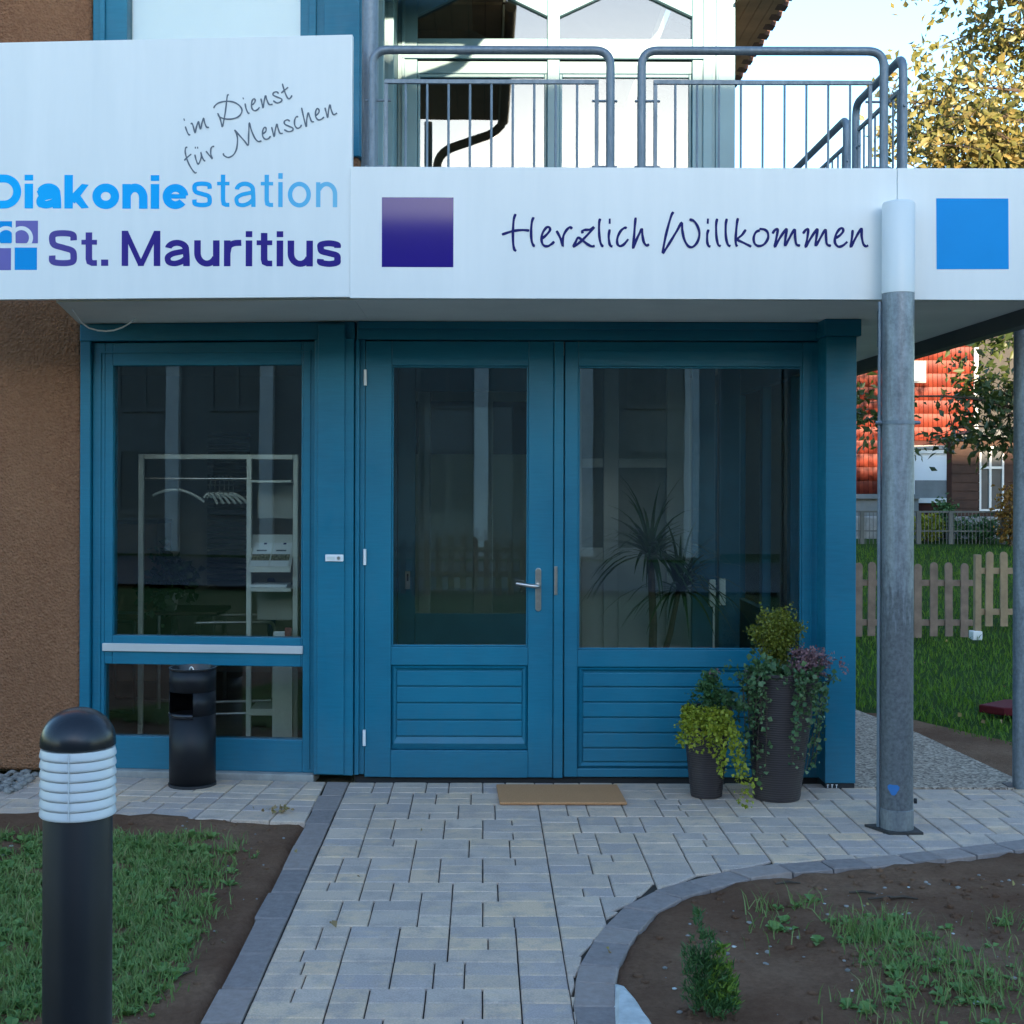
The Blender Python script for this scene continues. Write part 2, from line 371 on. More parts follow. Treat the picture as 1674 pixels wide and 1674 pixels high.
def wicker():
    k = NT('brown_woven_planter')
    wv = k.n('ShaderNodeTexWave', wave_type='BANDS', bands_direction='Z'); wv.inputs['Scale'].default_value = 28; wv.inputs['Distortion'].default_value = 1.0
    k.l(k.pos(), wv.inputs['Vector'])
    c = k.ramp(wv.outputs[0], [(0.2, (0.018, 0.013, 0.014)), (0.8, (0.050, 0.038, 0.040))])
    k.set(**{'Base Color': c, 'Roughness': 0.5}); k.bump(wv.outputs[0], 0.3, 0.003); return k.m
M['wicker'] = wicker()
def coir():
    k = NT('brown_coir_mat')
    c = k.ramp(k.noise(180, 4, 0.8), [(0.3, (0.40, 0.19, 0.085)), (0.7, (0.66, 0.34, 0.17))])
    k.set(**{'Base Color': c, 'Roughness': 1.0, 'Specular IOR Level': 0.05}); k.bump(k.noise(260, 3), 0.8, 0.006); return k.m
M['coir'] = coir()
def aggregate():
    k = NT('exposed_aggregate_concrete')
    v = k.n('ShaderNodeTexVoronoi'); v.inputs['Scale'].default_value = 75; k.l(k.pos(), v.inputs['Vector'])
    sep = k.n('ShaderNodeSeparateColor'); k.l(v.outputs['Color'], sep.inputs[0])
    c = k.ramp(sep.outputs[0], [(0.1, (0.16, 0.115, 0.085)), (0.5, (0.34, 0.25, 0.185)), (0.9, (0.54, 0.41, 0.31))])
    k.set(**{'Base Color': c, 'Roughness': 0.9}); k.bump(v.outputs['Distance'], 0.5, 0.005); return k.m
M['aggregate'] = aggregate()
M['red_tile'] = None
def red_tile():
    k = NT('red_clay_wall_tile')
    rnd = k.n('ShaderNodeNewGeometry').outputs['Random Per Island']
    c = k.ramp(rnd, [(0.1, (0.145, 0.018, 0.008)), (0.5, (0.18, 0.023, 0.0095)), (0.9, (0.21, 0.030, 0.012))])
    k.set(**{'Base Color': c, 'Roughness': 0.6}); return k.m
M['red_tile'] = red_tile()
M['red_board'] = simple('shadow_joint', (0.05, 0.012, 0.008), 0.9)
M['roof_tile'] = simple('brown_roof_tile', (0.10, 0.050, 0.035), 0.8, var=0.3, scale=9)
M['eave_wood'] = simple('brown_eave_boards', (0.36, 0.20, 0.105), 0.7, var=0.2, scale=4)
M['copper'] = simple('brown_gutter_metal', (0.16, 0.095, 0.06), 0.45, 0.4)
M['gutter_light'] = simple('pale_gutter_edge', (0.6, 0.5, 0.36), 0.4)
M['shed_wood'] = simple('dark_brown_boards', (0.055, 0.026, 0.017), 0.8, var=0.25, scale=5)
M['picket'] = simple('weathered_picket_wood', (0.22, 0.155, 0.115), 0.9, var=0.25, scale=9, bump=0.3)
M['picket_new'] = simple('pale_new_picket_wood', (0.31, 0.22, 0.13), 0.9, var=0.2, scale=9, bump=0.3)
M['maroon'] = simple('maroon_sheet', (0.115, 0.014, 0.018), 0.8, spec=0.2)
M['mortar'] = simple('dry_white_mortar', (0.52, 0.52, 0.50), 1.0, var=0.2, scale=18, bump=0.6, bscale=60)
M['fence_metal'] = simple('grey_fence_metal', (0.12, 0.12, 0.11), 0.6)
M['pebble'] = simple('grey_pebbles', (0.24, 0.22, 0.20), 0.9, var=0.35, scale=14)
M['pale_house'] = simple('pale_house_render', (0.13, 0.13, 0.125), 0.9, var=0.06, scale=1.0)
M['dull_trim'] = simple('grey_house_trim', (0.46, 0.46, 0.45), 0.7)
M['white_frame'] = simple('white_window_frame', (0.75, 0.75, 0.73), 0.5, var=0.04)
M['dark_pane'] = simple('dark_window_pane', (0.05, 0.055, 0.06), 0.4, var=0.2)
M['blind'] = simple('white_blind_sky_sheet', (0.80, 0.80, 0.80), 0.7, var=0.02)  # also the mirrored sky painted into the red house's lower window
M['blue_ink'] = simple('sky_blue_vinyl', (0.0, 0.27, 0.66), 0.35, var=0.02, spec=0.10)
M['purple_ink'] = simple('violet_vinyl', (0.026, 0.015, 0.20), 0.07, var=0.02, spec=0.28)
M['script_grey'] = simple('grey_script_vinyl', (0.13, 0.155, 0.19), 0.4, var=0.02, spec=0.1)
M['script_navy'] = simple('navy_script_vinyl', (0.010, 0.014, 0.125), 0.4, var=0.02, spec=0.1)
def grad_ink(name, axis_lo, axis_hi, stops):
    k = NT(name)
    s = k.n('ShaderNodeSeparateXYZ'); k.l(k.pos(), s.inputs[0])
    mr = k.n('ShaderNodeMapRange'); mr.inputs['From Min'].default_value = axis_lo; mr.inputs['From Max'].default_value = axis_hi
    k.l(s.outputs[0], mr.inputs[0]); k.set(**{'Base Color': k.ramp(mr.outputs[0], stops), 'Roughness': 0.4, 'Specular IOR Level': 0.12}); return k.m

# ------------------------------------------------------------------ planes of the building
DF = 7.10                     # door plane
DFA = 6.19                    # fascia plane
TH = 0.095                    # the left wing swings back by this angle
WP = (XP(580, DF), DF)        # its pivot, beside the door frame
def swing_s(px, pivot, th):
    k = (px - VX) / F
    return (pivot[0] - k * pivot[1]) / (k * math.sin(th) + math.cos(th))
def wing_x(px, off=0.0):      # local x on the wing plane for a photo column (negative = left)
    return -swing_s(px, WP, TH)
def wing_z(px, py):
    s = swing_s(px, WP, TH); return ZP(py, WP[1] + s * math.sin(TH))

# ------------------------------------------------------------------ terrain
def gz(y):
    pts = [(-400, 0), (10.8, 0), (13, 0.075), (16, 0.30), (20, 0.65), (22, 0.85), (26, 1.0), (400, 6)]
    for (a, za), (b, zb) in zip(pts, pts[1:]):
        if y <= b: return za + (zb - za) * (y - a) / (b - a)
    return 6
mb = MB()
ys = [-400, -60, -20, 0, 6, 10.8, 12, 13, 14, 16, 18, 20, 22, 26, 40, 100, 400]
for a, b in zip(ys, ys[1:]):
    mb.poly([(-400, a, gz(a) - 0.07), (400, a, gz(a) - 0.07), (400, b, gz(b) - 0.07), (-400, b, gz(b) - 0.07)])
g = mb.build('ground', M['lawn']); tag(g, 'wide green ground around the house', kind='structure')
# lawn behind, right of the gravel path
mb = MB(); n = 0
for a, b in zip([7.3, 8, 9, 10, 10.8, 12, 13, 14, 16, 18], [8, 9, 10, 10.8, 12, 13, 14, 16, 18, 20.2]):
    mb.poly([(1.9, a, gz(a) - 0.02), (14, a, gz(a) - 0.02), (14, b, gz(b) - 0.02), (1.9, b, gz(b) - 0.02)])
tag(mb.build('lawn', M['lawn']), 'shaded green lawn in front of the picket fence', kind='structure')

# ---- right bed kerb curve (path side edge)
KC = [(0.272, 1.2), (0.273, 2.6), (0.274, 3.9), (0.279, 4.153), (0.322, 4.418), (0.41, 4.72), (0.485, 4.898), (0.548, 5.038), (0.696, 5.227),
      (0.854, 5.358), (1.046, 5.495), (1.30, 5.59), (1.56, 5.65), (1.95, 5.78), (2.39, 5.955), (3.0, 6.2), (4.6, 6.85)]
KCS = [Vector((p.x, p.y)) for p in smooth_line([Vector((a, b, 0)) for a, b in KC], 6)]
def kerb_sd(x, y):
    """signed distance to the curve; positive on the bed side"""
    best = 1e9; sg = 1
    for a, b in zip(KCS, KCS[1:]):
        d = b - a; t = max(0, min(1, ((x - a.x) * d.x + (y - a.y) * d.y) / d.length_squared))
        qx, qy = x - a.x - d.x * t, y - a.y - d.y * t; L = math.hypot(qx, qy)
        if L < best: best = L; sg = 1 if (d.x * qy - d.y * qx) < 0 else -1
    return best * sg
def nz(x, y, s, seed=0.0): return noise.noise(Vector((x * s, y * s, seed)))
def bed_height(x, y): return 0.018 * nz(x, y, 2.0) + 0.010 * nz(x, y, 7.0, 3) + 0.005 * nz(x, y, 22.0, 9)
def soil_sheet(name, x0, x1, y0, y1, step, hfun, label):
    nx = int((x1 - x0) / step) + 1; ny = int((y1 - y0) / step) + 1
    v = [(x0 + i * step, y0 + j * step, hfun(x0 + i * step, y0 + j * step)) for j in range(ny) for i in range(nx)]
    f = [(j*nx + i, j*nx + i + 1, (j+1)*nx + i + 1, (j+1)*nx + i) for j in range(ny - 1) for i in range(nx - 1)]
    m = pmesh(name, v, f, M['soil']); m.polygons.foreach_set('use_smooth', [True] * len(f))
    return tag(put(name, m), label, kind='structure')
def right_h(x, y):
    d = kerb_sd(x, y)
    if d < 0.10: return -0.045
    k = min(1, (d - 0.10) / 0.05)
    return -0.045 + (0.040 + bed_height(x, y) + 0.03 * max(0, min(1, d - 0.3))) * min(1, k * 1.5)
soil_sheet('soil_bed', 0.30, 5.6, 1.6, 6.9, 0.05, right_h, 'bare brown soil bed inside the curved kerb')
LX = -0.815
def strip_front(x): return 6.268 + (LX - x) * 0.095
def left_h(x, y):
    d = min((LX - x) * 1.6, strip_front(x) - y + 0.012)
    k = max(0, min(1, d / 0.04)); h = -0.05 + (0.042 + bed_height(x + 20, y)) * k
    return h + 0.02 * max(0, min(1, (LX - 0.35 - x) / 0.6))
soil_sheet('soil_bed', -6.0, -0.75, 1.6, 7.2, 0.05, left_h, 'bare brown soil bed left of the straight kerb')

# ------------------------------------------------------------------ paving
U = 0.0583
def paver_mesh(poly, cache={}):
    key = tuple((round(p[0], 4), round(p[1], 4)) for p in poly)
    if key in cache: return cache[key]
    gsz = 0.0022; ch = 0.005
    cx = sum(p[0] for p in poly) / len(poly); cy = sum(p[1] for p in poly) / len(poly)
    def inset(d):
        out = []
        for p in poly:
            q = Vector((p[0] - cx, p[1] - cy)); L = q.length; out.append((cx + q.x * (1 - d * 1.4 / max(L, 0.02)), cy + q.y * (1 - d * 1.4 / max(L, 0.02))))
        return out
    a = inset(gsz); b = inset(gsz + ch); k = len(poly)
    v = [(p[0], p[1], -0.03) for p in a] + [(p[0], p[1], -0.004) for p in a] + [(p[0], p[1], 0) for p in b]
    f = [tuple(2*k + i for i in range(k))]
    for i in range(k):
        j = (i + 1) % k; f += [(i, j, k + j, k + i), (k + i, k + j, 2*k + j, 2*k + i)]
    m = pmesh('paver', v, f, M['paver']); cache[key] = m; return m
def clip(poly, p, n):
    out = []
    for a, b in zip(poly, poly[1:] + poly[:1]):
        da = (a[0] - p[0]) * n[0] + (a[1] - p[1]) * n[1]; db = (b[0] - p[0]) * n[0] + (b[1] - p[1]) * n[1]
        if da >= 0: out.append(a)
        if (da >= 0) != (db >= 0):
            t = da / (da - db); out.append((a[0] + (b[0] - a[0]) * t, a[1] + (b[1] - a[1]) * t))
    return out
def area(poly): return abs(sum(a[0]*b[1] - b[0]*a[1] for a, b in zip(poly, poly[1:] + poly[:1]))) / 2
def tile_blocks(x0, x1, y0, y1, rnd):
    """multi-format bond: bands five or six units deep, cut into columns of stacked stones"""
    out = []; y = y1
    while y > y0:
        H = rnd.choice([5, 5, 6, 4, 5, 6]); x = x0
        while x < x1 - 0.001:
            wu = rnd.choice([2, 3, 3, 3, 4, 4]); left = (x1 - x) / U
            if left - wu < 2.4: wu = left if left < 5.6 else left / 2
            ww = wu * U
            cuts = rnd.choice({4: [[2, 2], [2, 2]], 5: [[3, 2], [2, 3]], 6: [[3, 3], [2, 2, 2], [3, 3], [2, 2, 2]]}[H])
            yy = y
            for c in cuts:
                yy -= c * U
                if wu >= 3.9 and c == 2 and rnd.random() < 0.6: f_ = rnd.choice([0.5, 0.42, 0.58]); out += [(x, yy, ww * f_, c * U), (x + ww * f_, yy, ww * (1 - f_), c * U)]
                elif wu >= 4.9: out += [(x, yy, ww * 0.4, c * U), (x + ww * 0.4, yy, ww * 0.6, c * U)]
                else: out.append((x, yy, ww, c * U))
            x += ww
        y -= H * U
    return out
def lay(parent, blocks, clipper=None, frame=None):
    for (x, y, ww, hh) in blocks:
        poly = [(x, y), (x + ww, y), (x + ww, y + hh), (x, y + hh)]
        if clipper:
            poly = clipper(poly)
            if len(poly) < 3 or area(poly) < 0.0003: continue
        cx = sum(p[0] for p in poly) / len(poly); cy = sum(p[1] for p in poly) / len(poly)
        me = paver_mesh([(p[0] - cx, p[1] - cy) for p in poly])
        o = bpy.data.objects.new('paver', me); C.objects.link(o); o.parent = parent
        o.location = (cx, cy, random.uniform(-0.0012, 0.0012)); o.rotation_euler = (random.uniform(-.004, .004), random.uniform(-.004, .004), random.uniform(-.006, .006))
rp = random.Random(11)
def structure_empty(name, label, loc=(0, 0, 0), rz=0):
    o = bpy.data.objects.new(name, None); C.objects.link(o); o.location = loc; o.rotation_euler = (0, 0, rz)
    o['kind'] = 'structure'; o['label'] = label; return o
PXL, PXC = -0.697, 0.273
path = structure_empty('path', 'main path of multi tone concrete pavers leading to the door')
box('joint_sand', PXL - 0.10, PXC, 1.6, 7.06, -0.06, -0.010, M['joint'], path)
lay(path, tile_blocks(PXL, PXC, 2.6, 7.045, rp))
fore = structure_empty('forecourt', 'paved forecourt along the front from doormat to steel post')
MB().prism([(PXC, 7.06), (PXC, 4.2), (0.36, 4.42), (0.45, 4.72), (0.6, 5.04), (0.9, 5.32), (1.3, 5.55), (2.0, 5.78), (3.6, 6.4), (3.6, 6.93), (1.98, 6.95), (1.98, 7.06)], 'z', -0.06, -0.010).build('joint_sand', M['joint'], fore)
def fore_clip(poly):
    cx = sum(p[0] for p in poly) / 4; cy = sum(p[1] for p in poly) / 4
    if cx > 1.99: poly = clip(poly, (0, 6.925), (0, -1))
    if kerb_sd(cx, cy) > 0.12: return []
    for a, b in zip(KCS, KCS[1:]):
        if min((a - Vector((cx, cy))).length, (b - Vector((cx, cy))).length) < 0.24:
            d = (b - a).normalized(); nrm = (-d.y, d.x)
            poly = clip(poly, (a.x - nrm[0] * 0.02, a.y - nrm[1] * 0.02), nrm)
            if len(poly) < 3: return []
    return poly
lay(fore, tile_blocks(PXC, 3.5, 4.1, 7.045, rp), fore_clip)
strip = structure_empty('wall_strip', 'narrow paved strip below the left window', (LX, 7.08, 0), -0.095)
MB().prism([(-1.62, -0.79), (0.07, -0.79), (0.0, -0.02), (-1.62, -0.02)], 'z', -0.06, -0.010).build('joint_sand', M['joint'], strip, inv=False)
lay(strip, tile_blocks(-1.62, 0.09, -0.77, -0.03, rp), lambda q: clip(q, (-0.004, 0), (-math.cos(0.095), -math.sin(0.095))))
# kerbs
def kerb_stone(parent, quad):
    cx = sum(p[0] for p in quad) / 4; cy = sum(p[1] for p in quad) / 4
    q = [(p[0] - cx, p[1] - cy) for p in quad]
    m = paver_mesh(q).copy(); m.materials.clear(); m.materials.append(M['kerb'])
    for v in m.vertices:
        if v.co.z > -0.02: v.co.x += random.uniform(-.003, .003); v.co.y += random.uniform(-.003, .003)
    o = bpy.data.objects.new('kerb_stone', m); C.objects.link(o); o.parent = parent; o.location = (cx, cy, 0.002 + random.uniform(-.002, .002))
    o.rotation_euler = (random.uniform(-.01, .01), random.uniform(-.01, .01), 0)
kl = structure_empty('kerb_left', 'straight dark grey kerb on the left of the path')
y = 7.05
while y > 2.6:
    L = random.choice([0.15, 0.27, 0.30, 0.31, 0.33, 0.36]); x0 = LX + random.uniform(-0.005, 0.005); x1_ = x0 + random.uniform(-0.007, 0.007)
    kerb_stone(kl, [(x1_, y - L), (PXL - 0.003, y - L), (PXL - 0.003, y), (x0, y)]); y -= L
kr = structure_empty('kerb_right', 'curved dark grey kerb around the right soil bed')
acc = [0.0]
for a, b in zip(KCS, KCS[1:]): acc.append(acc[-1] + (b - a).length)
def at_len(s):
    for i in range(len(acc) - 1):
        if s <= acc[i + 1]:
            t = (s - acc[i]) / (acc[i + 1] - acc[i]); d = (KCS[i + 1] - KCS[i]).normalized(); return KCS[i] + (KCS[i + 1] - KCS[i]) * t, d
    return KCS[-1], (KCS[-1] - KCS[-2]).normalized()
s = 1.4
while s < acc[-1] - 0.3:
    L = random.choice([0.15, 0.16, 0.17, 0.2, 0.24]); p0, d0 = at_len(s); p1, d1 = at_len(s + L); W_ = 0.132
    n0 = Vector((d0.y, -d0.x)); n1 = Vector((d1.y, -d1.x))
    a0, a1 = p0 + n0 * 0.002, p1 + n1 * 0.002; b0, b1 = p0 + n0 * W_, p1 + n1 * W_
    kerb_stone(kr, [tuple(a1), tuple(a0), tuple(b0), tuple(b1)]); s += L
# exposed aggregate side path
gp = MB().prism([(1.9, 6.945), (2.86, 6.945), (2.84, 7.2), (2.74, 8.45), (2.60, 9.25), (2.3, 11.2), (1.9, 11.2)], 'z', -0.06, 0.004).build('side_path', M['aggregate'], bevel=0.004)
tag(gp, 'exposed aggregate concrete path running back beside the entrance', kind='structure')
sv = MB(); sv.poly([(2.84, 6.95, -0.004), (3.6, 6.95, -0.004), (3.3, 8.0, 0.0), (3.02, 8.6, 0.0), (2.76, 9.2, -0.002), (2.60, 9.25, -0.006), (2.74, 8.45, -0.006)])
tag(sv.build('soil_margin', M['soil']), 'strip of bare soil between side path and lawn', kind='structure')

# ------------------------------------------------------------------ left wing (brown rendered building)
wing = thing('rendered_house_wing', 'brown rough rendered house wing behind the big name sign', 'building', (WP[0], WP[1], 0), -TH)
xa = wing_x(132)                        # right edge of the brown wall
wx0 = -4.5
MB().prism([(wx0, 0.0), (xa, 0.0), (xa, 2.56), (wx0, 2.56)], 'y', 0.02, 0.38).build('wall', M['render'], wing, 0.03, inv=False, seg=4)
xb = wing_x(143)
MB().prism([(wx0, 2.56), (xb, 2.56), (xb, 6.2), (wx0, 6.2)], 'y', 0.02, 0.38).build('wall', M['render'], wing, 0.03, inv=False, seg=4)
box('side_wall', wx0, wx0 + 0.3, 0.38, 7.0, 0, 6.2, M['render'], wing, inv=False)
box('parapet_wall', xb, 0.03, 0.04, 0.38, 5.4, 6.2, M['render'], wing, inv=False)
MB().prism([(xb, 2.56), (0.0, 2.56), (0.0, 3.3), (xb, 3.3)], 'y', 0.06, 0.36).build('spandrel', M['render'], wing, inv=False)
# upper window with white blind
uw = MB(); z0, z1 = 3.3, 5.4
xl, xr = wing_x(200), wing_x(485)
ring(uw, xb + 0.002, 0.02, z0, z1, xl, xr, z0 + 0.1, z1 - 0.1, 0.05, 0.15)
upw = uw.build('upper_window', M['blue'], wing, 0.004, inv=False)
t_ = MB(); xq = wing_x(165); pass
for q0, q1 in ((xb + 0.045, xq), (wing_x(500), wing_x(512)), (wing_x(525), 0.012)): box('cover_strip', q0, q1, 0.033, 0.05, z0, z1, M['blue'], upw, 0.003, inv=False)
box('pane', xl, xr, 0.095, 0.101, z0 + 0.1, z1 - 0.1, M['glass'], upw, inv=False)
box('blind_sky_sheet', xl, xr, 0.13, 0.134, z0 + 0.1, z1 - 0.1, M['blind'], upw, inv=False)
# flat roof, interior closing walls of the wing
box('roof', wx0, 0.03, 0.0, 6.8, 6.2, 6.35, M['roof_tile'], wing, inv=False)
# wing eave over the balcony: soffit boards, gutter, downpipe (mirrored in the upper windows)
for i in range(6):
    x0 = -0.62 + i * 0.125
    box('eave_board', x0 + 0.002, x0 + 0.121, 6.45, 9.55, 5.03 + 0.0, 5.05, M['eave_wood'], wing)
gm = MB()
for y0 in np.arange(6.32, 9.4, 0.16): gm.box(-0.55, 0.16, y0, y0 + 0.15, 5.06, 5.10)
gm.build('roof_edge', M['roof_tile'], wing)
gt = MB(); gt.tube([(0.19, 6.36, 5.04), (0.19, 9.5, 5.04)], 0.045, 10); gt.build('gutter', M['copper'], wing, smooth=True)
MB().box(0.132, 0.147, 6.40, 9.5, 4.96, 5.05).build('barge_board', M['gutter_light'], wing)
dp = MB(); dp.tube([(0.17, 6.46, 5.0), (0.16, 6.46, 4.97)] + arc((0.14, 6.46, 4.95), (0.10, 6.46, 4.90), (0.02, 6.46, 4.87)) + arc((-0.30, 6.46, 4.76), (-0.45, 6.46, 4.70), (-0.45, 6.46, 4.56)) + [(-0.45, 6.46, 4.36)] + arc((-0.45, 6.46, 4.30), (-0.45, 6.46, 4.2), (-0.6, 6.46, 4.16)) + [(-0.75, 6.46, 4.12)], 0.042, 10)
dp.build('downpipe', M['copper'], wing, smooth=True)
# side wall of the wing beside the balcony (blue timber with a pane)
sw = MB(); sw.box(-0.70, -0.62, 7.25, 7.42, 2.65, 5.03); sw.box(-0.70, -0.62, 9.2, 9.57, 2.65, 5.03); sw.box(-0.699, -0.621, 7.42, 9.2, 2.65, 3.4); sw.box(-0.699, -0.621, 7.42, 9.2, 4.85, 5.03)
sw.box(-0.70, -0.62, 8.25, 8.35, 3.4, 4.85); sw.build('balcony_side_frame', M['blue_up'], wing, 0.004)
box('balcony_side_pane', -0.662, -0.656, 7.42, 9.2, 3.4, 4.85, M['glass_upper'], wing)
box('curtain_wall', -0.98, -0.95, 7.2, 13.0, 2.65, 6.2, M['inner_wall'], wing)

# ------------------------------------------------------------------ blue timber entrance front
front = thing('timber_entrance_front', 'blue painted timber entrance front with glazed door and tall windows', 'shopfront', (0.0, DF, 0))
def X7(px): return XP(px, DF)
def Z7(py): return ZP(py, DF)
BV = 0.004
# header beam and canopy-side trim
zt = 2.4165
hb = MB(); hb.box(X7(583), X7(1348), DF - 0.015, DF + 0.07, Z7(556), zt); hb.box(X7(586), X7(1348), DF - 0.035, DF - 0.015, Z7(539), zt)
hb.build('header_beam', M['blue'], front, BV)
# jamb between wing window and door
jm = MB(); jm.box(X7(581), X7(588), DF - 0.02, DF + 0.07, 0.03, Z7(556)); jm.box(X7(588), X7(597) - 0.002, DF + 0.0, DF + 0.07, 0.03, Z7(556))
jm.build('door_jamb', M['blue'], front, 0.003)
# --- door leaf
zd0, zd1 = Z7(1271), Z7(558)
gx0, gx1, gz0, gz1 = X7(640), X7(864), Z7(1058), Z7(598)
door = MB(); ring(door, X7(597), X7(905), zd0, zd1, gx0, gx1, Z7(1227), gz1, DF, DF + 0.06)
door = door.build('door', M['blue'], front, BV)
box('middle_rail', gx0, gx1, DF + 0.0015, DF + 0.058, Z7(1088), gz0, M['blue'], door, BV)
box('bottom_rail', gx0, gx1, DF - 0.004, DF + 0.0, zd0, Z7(1231), M['blue'], door, 0.003)
box('pane', gx0, gx1, DF + 0.028, DF + 0.034, gz0, gz1, M['glass'], door)
bead = MB(); bt = 0.010
ring(bead, gx0, gx1, gz0, gz1, gx0 + bt, gx1 - bt, gz0 + bt, gz1 - bt, DF + 0.012, DF + 0.028); bead.build('glazing_bead', M['blue'], door, 0.003)
def boards(parent, x0, x1, ztop, zbot, rows, zin0, yb):
    """recessed panel: sunk ground, mitred moulding, horizontal boards"""
    mo = MB(); mw = 0.03
    P = [(x0, ztop), (x1, ztop), (x1, zbot), (x0, zbot)]; Q = [(x0 + mw, rows[0] + 0.006), (x1 - mw, rows[0] + 0.006), (x1 - mw, zin0), (x0 + mw, zin0)]
    for i in range(4):
        j = (i + 1) % 4
        a, b, c, d = P[i], P[j], Q[j], Q[i]
        mid1 = [a[0]*.5 + d[0]*.5, a[1]*.5 + d[1]*.5]; mid2 = [b[0]*.5 + c[0]*.5, b[1]*.5 + c[1]*.5]
        mo.poly([(a[0], yb + 0.022, a[1]), (b[0], yb + 0.022, b[1]), (mid2[0], yb + 0.006, mid2[1]), (mid1[0], yb + 0.006, mid1[1])])
        mo.poly([(mid1[0], yb + 0.006, mid1[1]), (mid2[0], yb + 0.006, mid2[1]), (c[0], yb + 0.018, c[1]), (d[0], yb + 0.018, d[1])])
    mo.build('panel_moulding', M['blue'], parent, flip=False)
    box('panel_ground', x0, x1, yb + 0.024, yb + 0.05, zbot, ztop, M['blue'], parent)
    for a, b in zip(rows, rows[1:]):
        box('board', x0 + mw + 0.001, x1 - mw - 0.001, yb + 0.011, yb + 0.0238, b + 0.0035, a - 0.0035, M['blue'], parent, 0.0035)
boards(door, gx0, gx1, Z7(1088), Z7(1226), [Z7(y) for y in (1097, 1123, 1150, 1178, 1205)], Z7(1206), DF)
for py in (618, 911, 1206):
    hg = MB(); hg.tube([(X7(597), DF - 0.012, Z7(py + 13)), (X7(597), DF - 0.012, Z7(py - 13))], 0.0085, 10); hg.build('hinge', M['white_pl'], door, smooth=True)
hp = MB(); hx = X7(880.5); zz0, zz1 = Z7(999), Z7(928)
prof = [(hx - 0.015 + 0.0, zz0 + 0.015)] + [(hx + 0.015 * math.cos(a), zz0 + 0.015 + 0.015 * math.sin(a)) for a in np.linspace(math.pi, 2 * math.pi, 9)] + [(hx + 0.015 * math.cos(a), zz1 - 0.015 + 0.015 * math.sin(a)) for a in np.linspace(0, math.pi, 9)]
hp.prism(prof[1:], 'y', DF - 0.009, DF); hp.build('handle_plate', M['steel'], door, 0.002)
hl = MB(); hl.tube([(hx, DF - 0.008, Z7(957)), (hx, DF - 0.045, Z7(957))] + arc((hx - 0.004, DF - 0.055, Z7(957)), (hx - 0.012, DF - 0.062, Z7(957)), (hx - 0.03, DF - 0.062, Z7(956.5))) + [(hx - 0.085, DF - 0.06, Z7(954)), (hx - 0.118, DF - 0.056, Z7(952.5))], [0.011] * 2 + [0.0115] * 7 + [0.009, 0.0085], 12)
hl.build('door_lever', M['steel'], door, smooth=True)
kc = MB(); kc.tube([(hx, DF - 0.010, Z7(984)), (hx, DF - 0.02, Z7(984))], 0.0085, 14); kc.build('lock_cylinder', M['steel'], door, smooth=True)
box('cover_strip', X7(905) + 0.002, X7(921), DF - 0.012, DF + 0.05, zd0, zd1, M['blue'], front, BV)
sp = MB(); sp.box(X7(906.5), X7(911.5), DF - 0.018, DF - 0.0125, Z7(972), Z7(925)); sp.build('strike_plate', M['steel'], front, 0.001)
# --- fixed glazed panel on the right
fx0, fx1 = X7(923), X7(1345); rx0, rx1, rz0, rz1 = X7(945), X7(1312), Z7(1062), Z7(598)
fw = MB(); ring(fw, fx0, fx1, Z7(1270), zd1, rx0, rx1, Z7(1256), rz1, DF, DF + 0.06); fwin = fw.build('fixed_window', M['blue'], front, BV)
box('middle_rail', rx0, rx1, DF + 0.0015, DF + 0.058, Z7(1090), rz0, M['blue'], fwin, BV)
box('pane', rx0, rx1, DF + 0.028, DF + 0.034, rz0, rz1, M['glass'], fwin)
bead = MB(); ring(bead, rx0, rx1, rz0, rz1, rx0 + bt, rx1 - bt, rz0 + bt, rz1 - bt, DF + 0.012, DF + 0.028); bead.build('glazing_bead', M['blue'], fwin, 0.003)
tr = MB(); tr.box(X7(942), X7(1315), DF - 0.006, DF - 0.0005, Z7(572), Z7(569)); tr.box(X7(1325), X7(1328), DF - 0.006, DF - 0.0005, Z7(1268), Z7(572)); tr.build('trim_bead', M['blue'], fwin)
boards(fwin, rx0, rx1, Z7(1090), Z7(1256), [Z7(y) for y in (1099, 1123, 1148, 1173, 1198, 1223, 1246)], Z7(1247), DF)
box('threshold', X7(581), X7(1348), DF + 0.03, DF + 0.1, -0.03, 0.026, M['rubber'], front)
# --- corner pillar with cap
pl = MB(); pd = 6.93
pl.box(XP(1350, pd), XP(1400, pd), pd, pd + 0.24, ZP(1279, pd), 2.33); pil = pl.build('pillar', M['blue'], front, BV)
box('pillar_cap', XP(1346, pd), XP(1406, pd), pd - 0.02, pd + 0.26, 2.33, zt, M['blue'], pil, 0.004)
box('pillar_foot', XP(1352, pd), XP(1399, pd), pd + 0.01, pd + 0.23, -0.03, ZP(1279, pd), M['rubber'], pil)
num = MB()
for k, (ox, oz) in enumerate(((0, 0), (0.022, 0.001), (0.045, 0))):
    x0 = XP(1354, pd) + ox; z_ = ZP(1284.5, pd) + oz
    num.box(x0, x0 + 0.011, pd + 0.0085, pd + 0.0097, z_ + 0.006, z_ + 0.0095); num.box(x0 + 0.003, x0 + 0.0065, pd + 0.0086, pd + 0.0096, z_ - 0.008, z_ + 0.0055)
num.build('chalk_mark', M['white_pl'], pil)
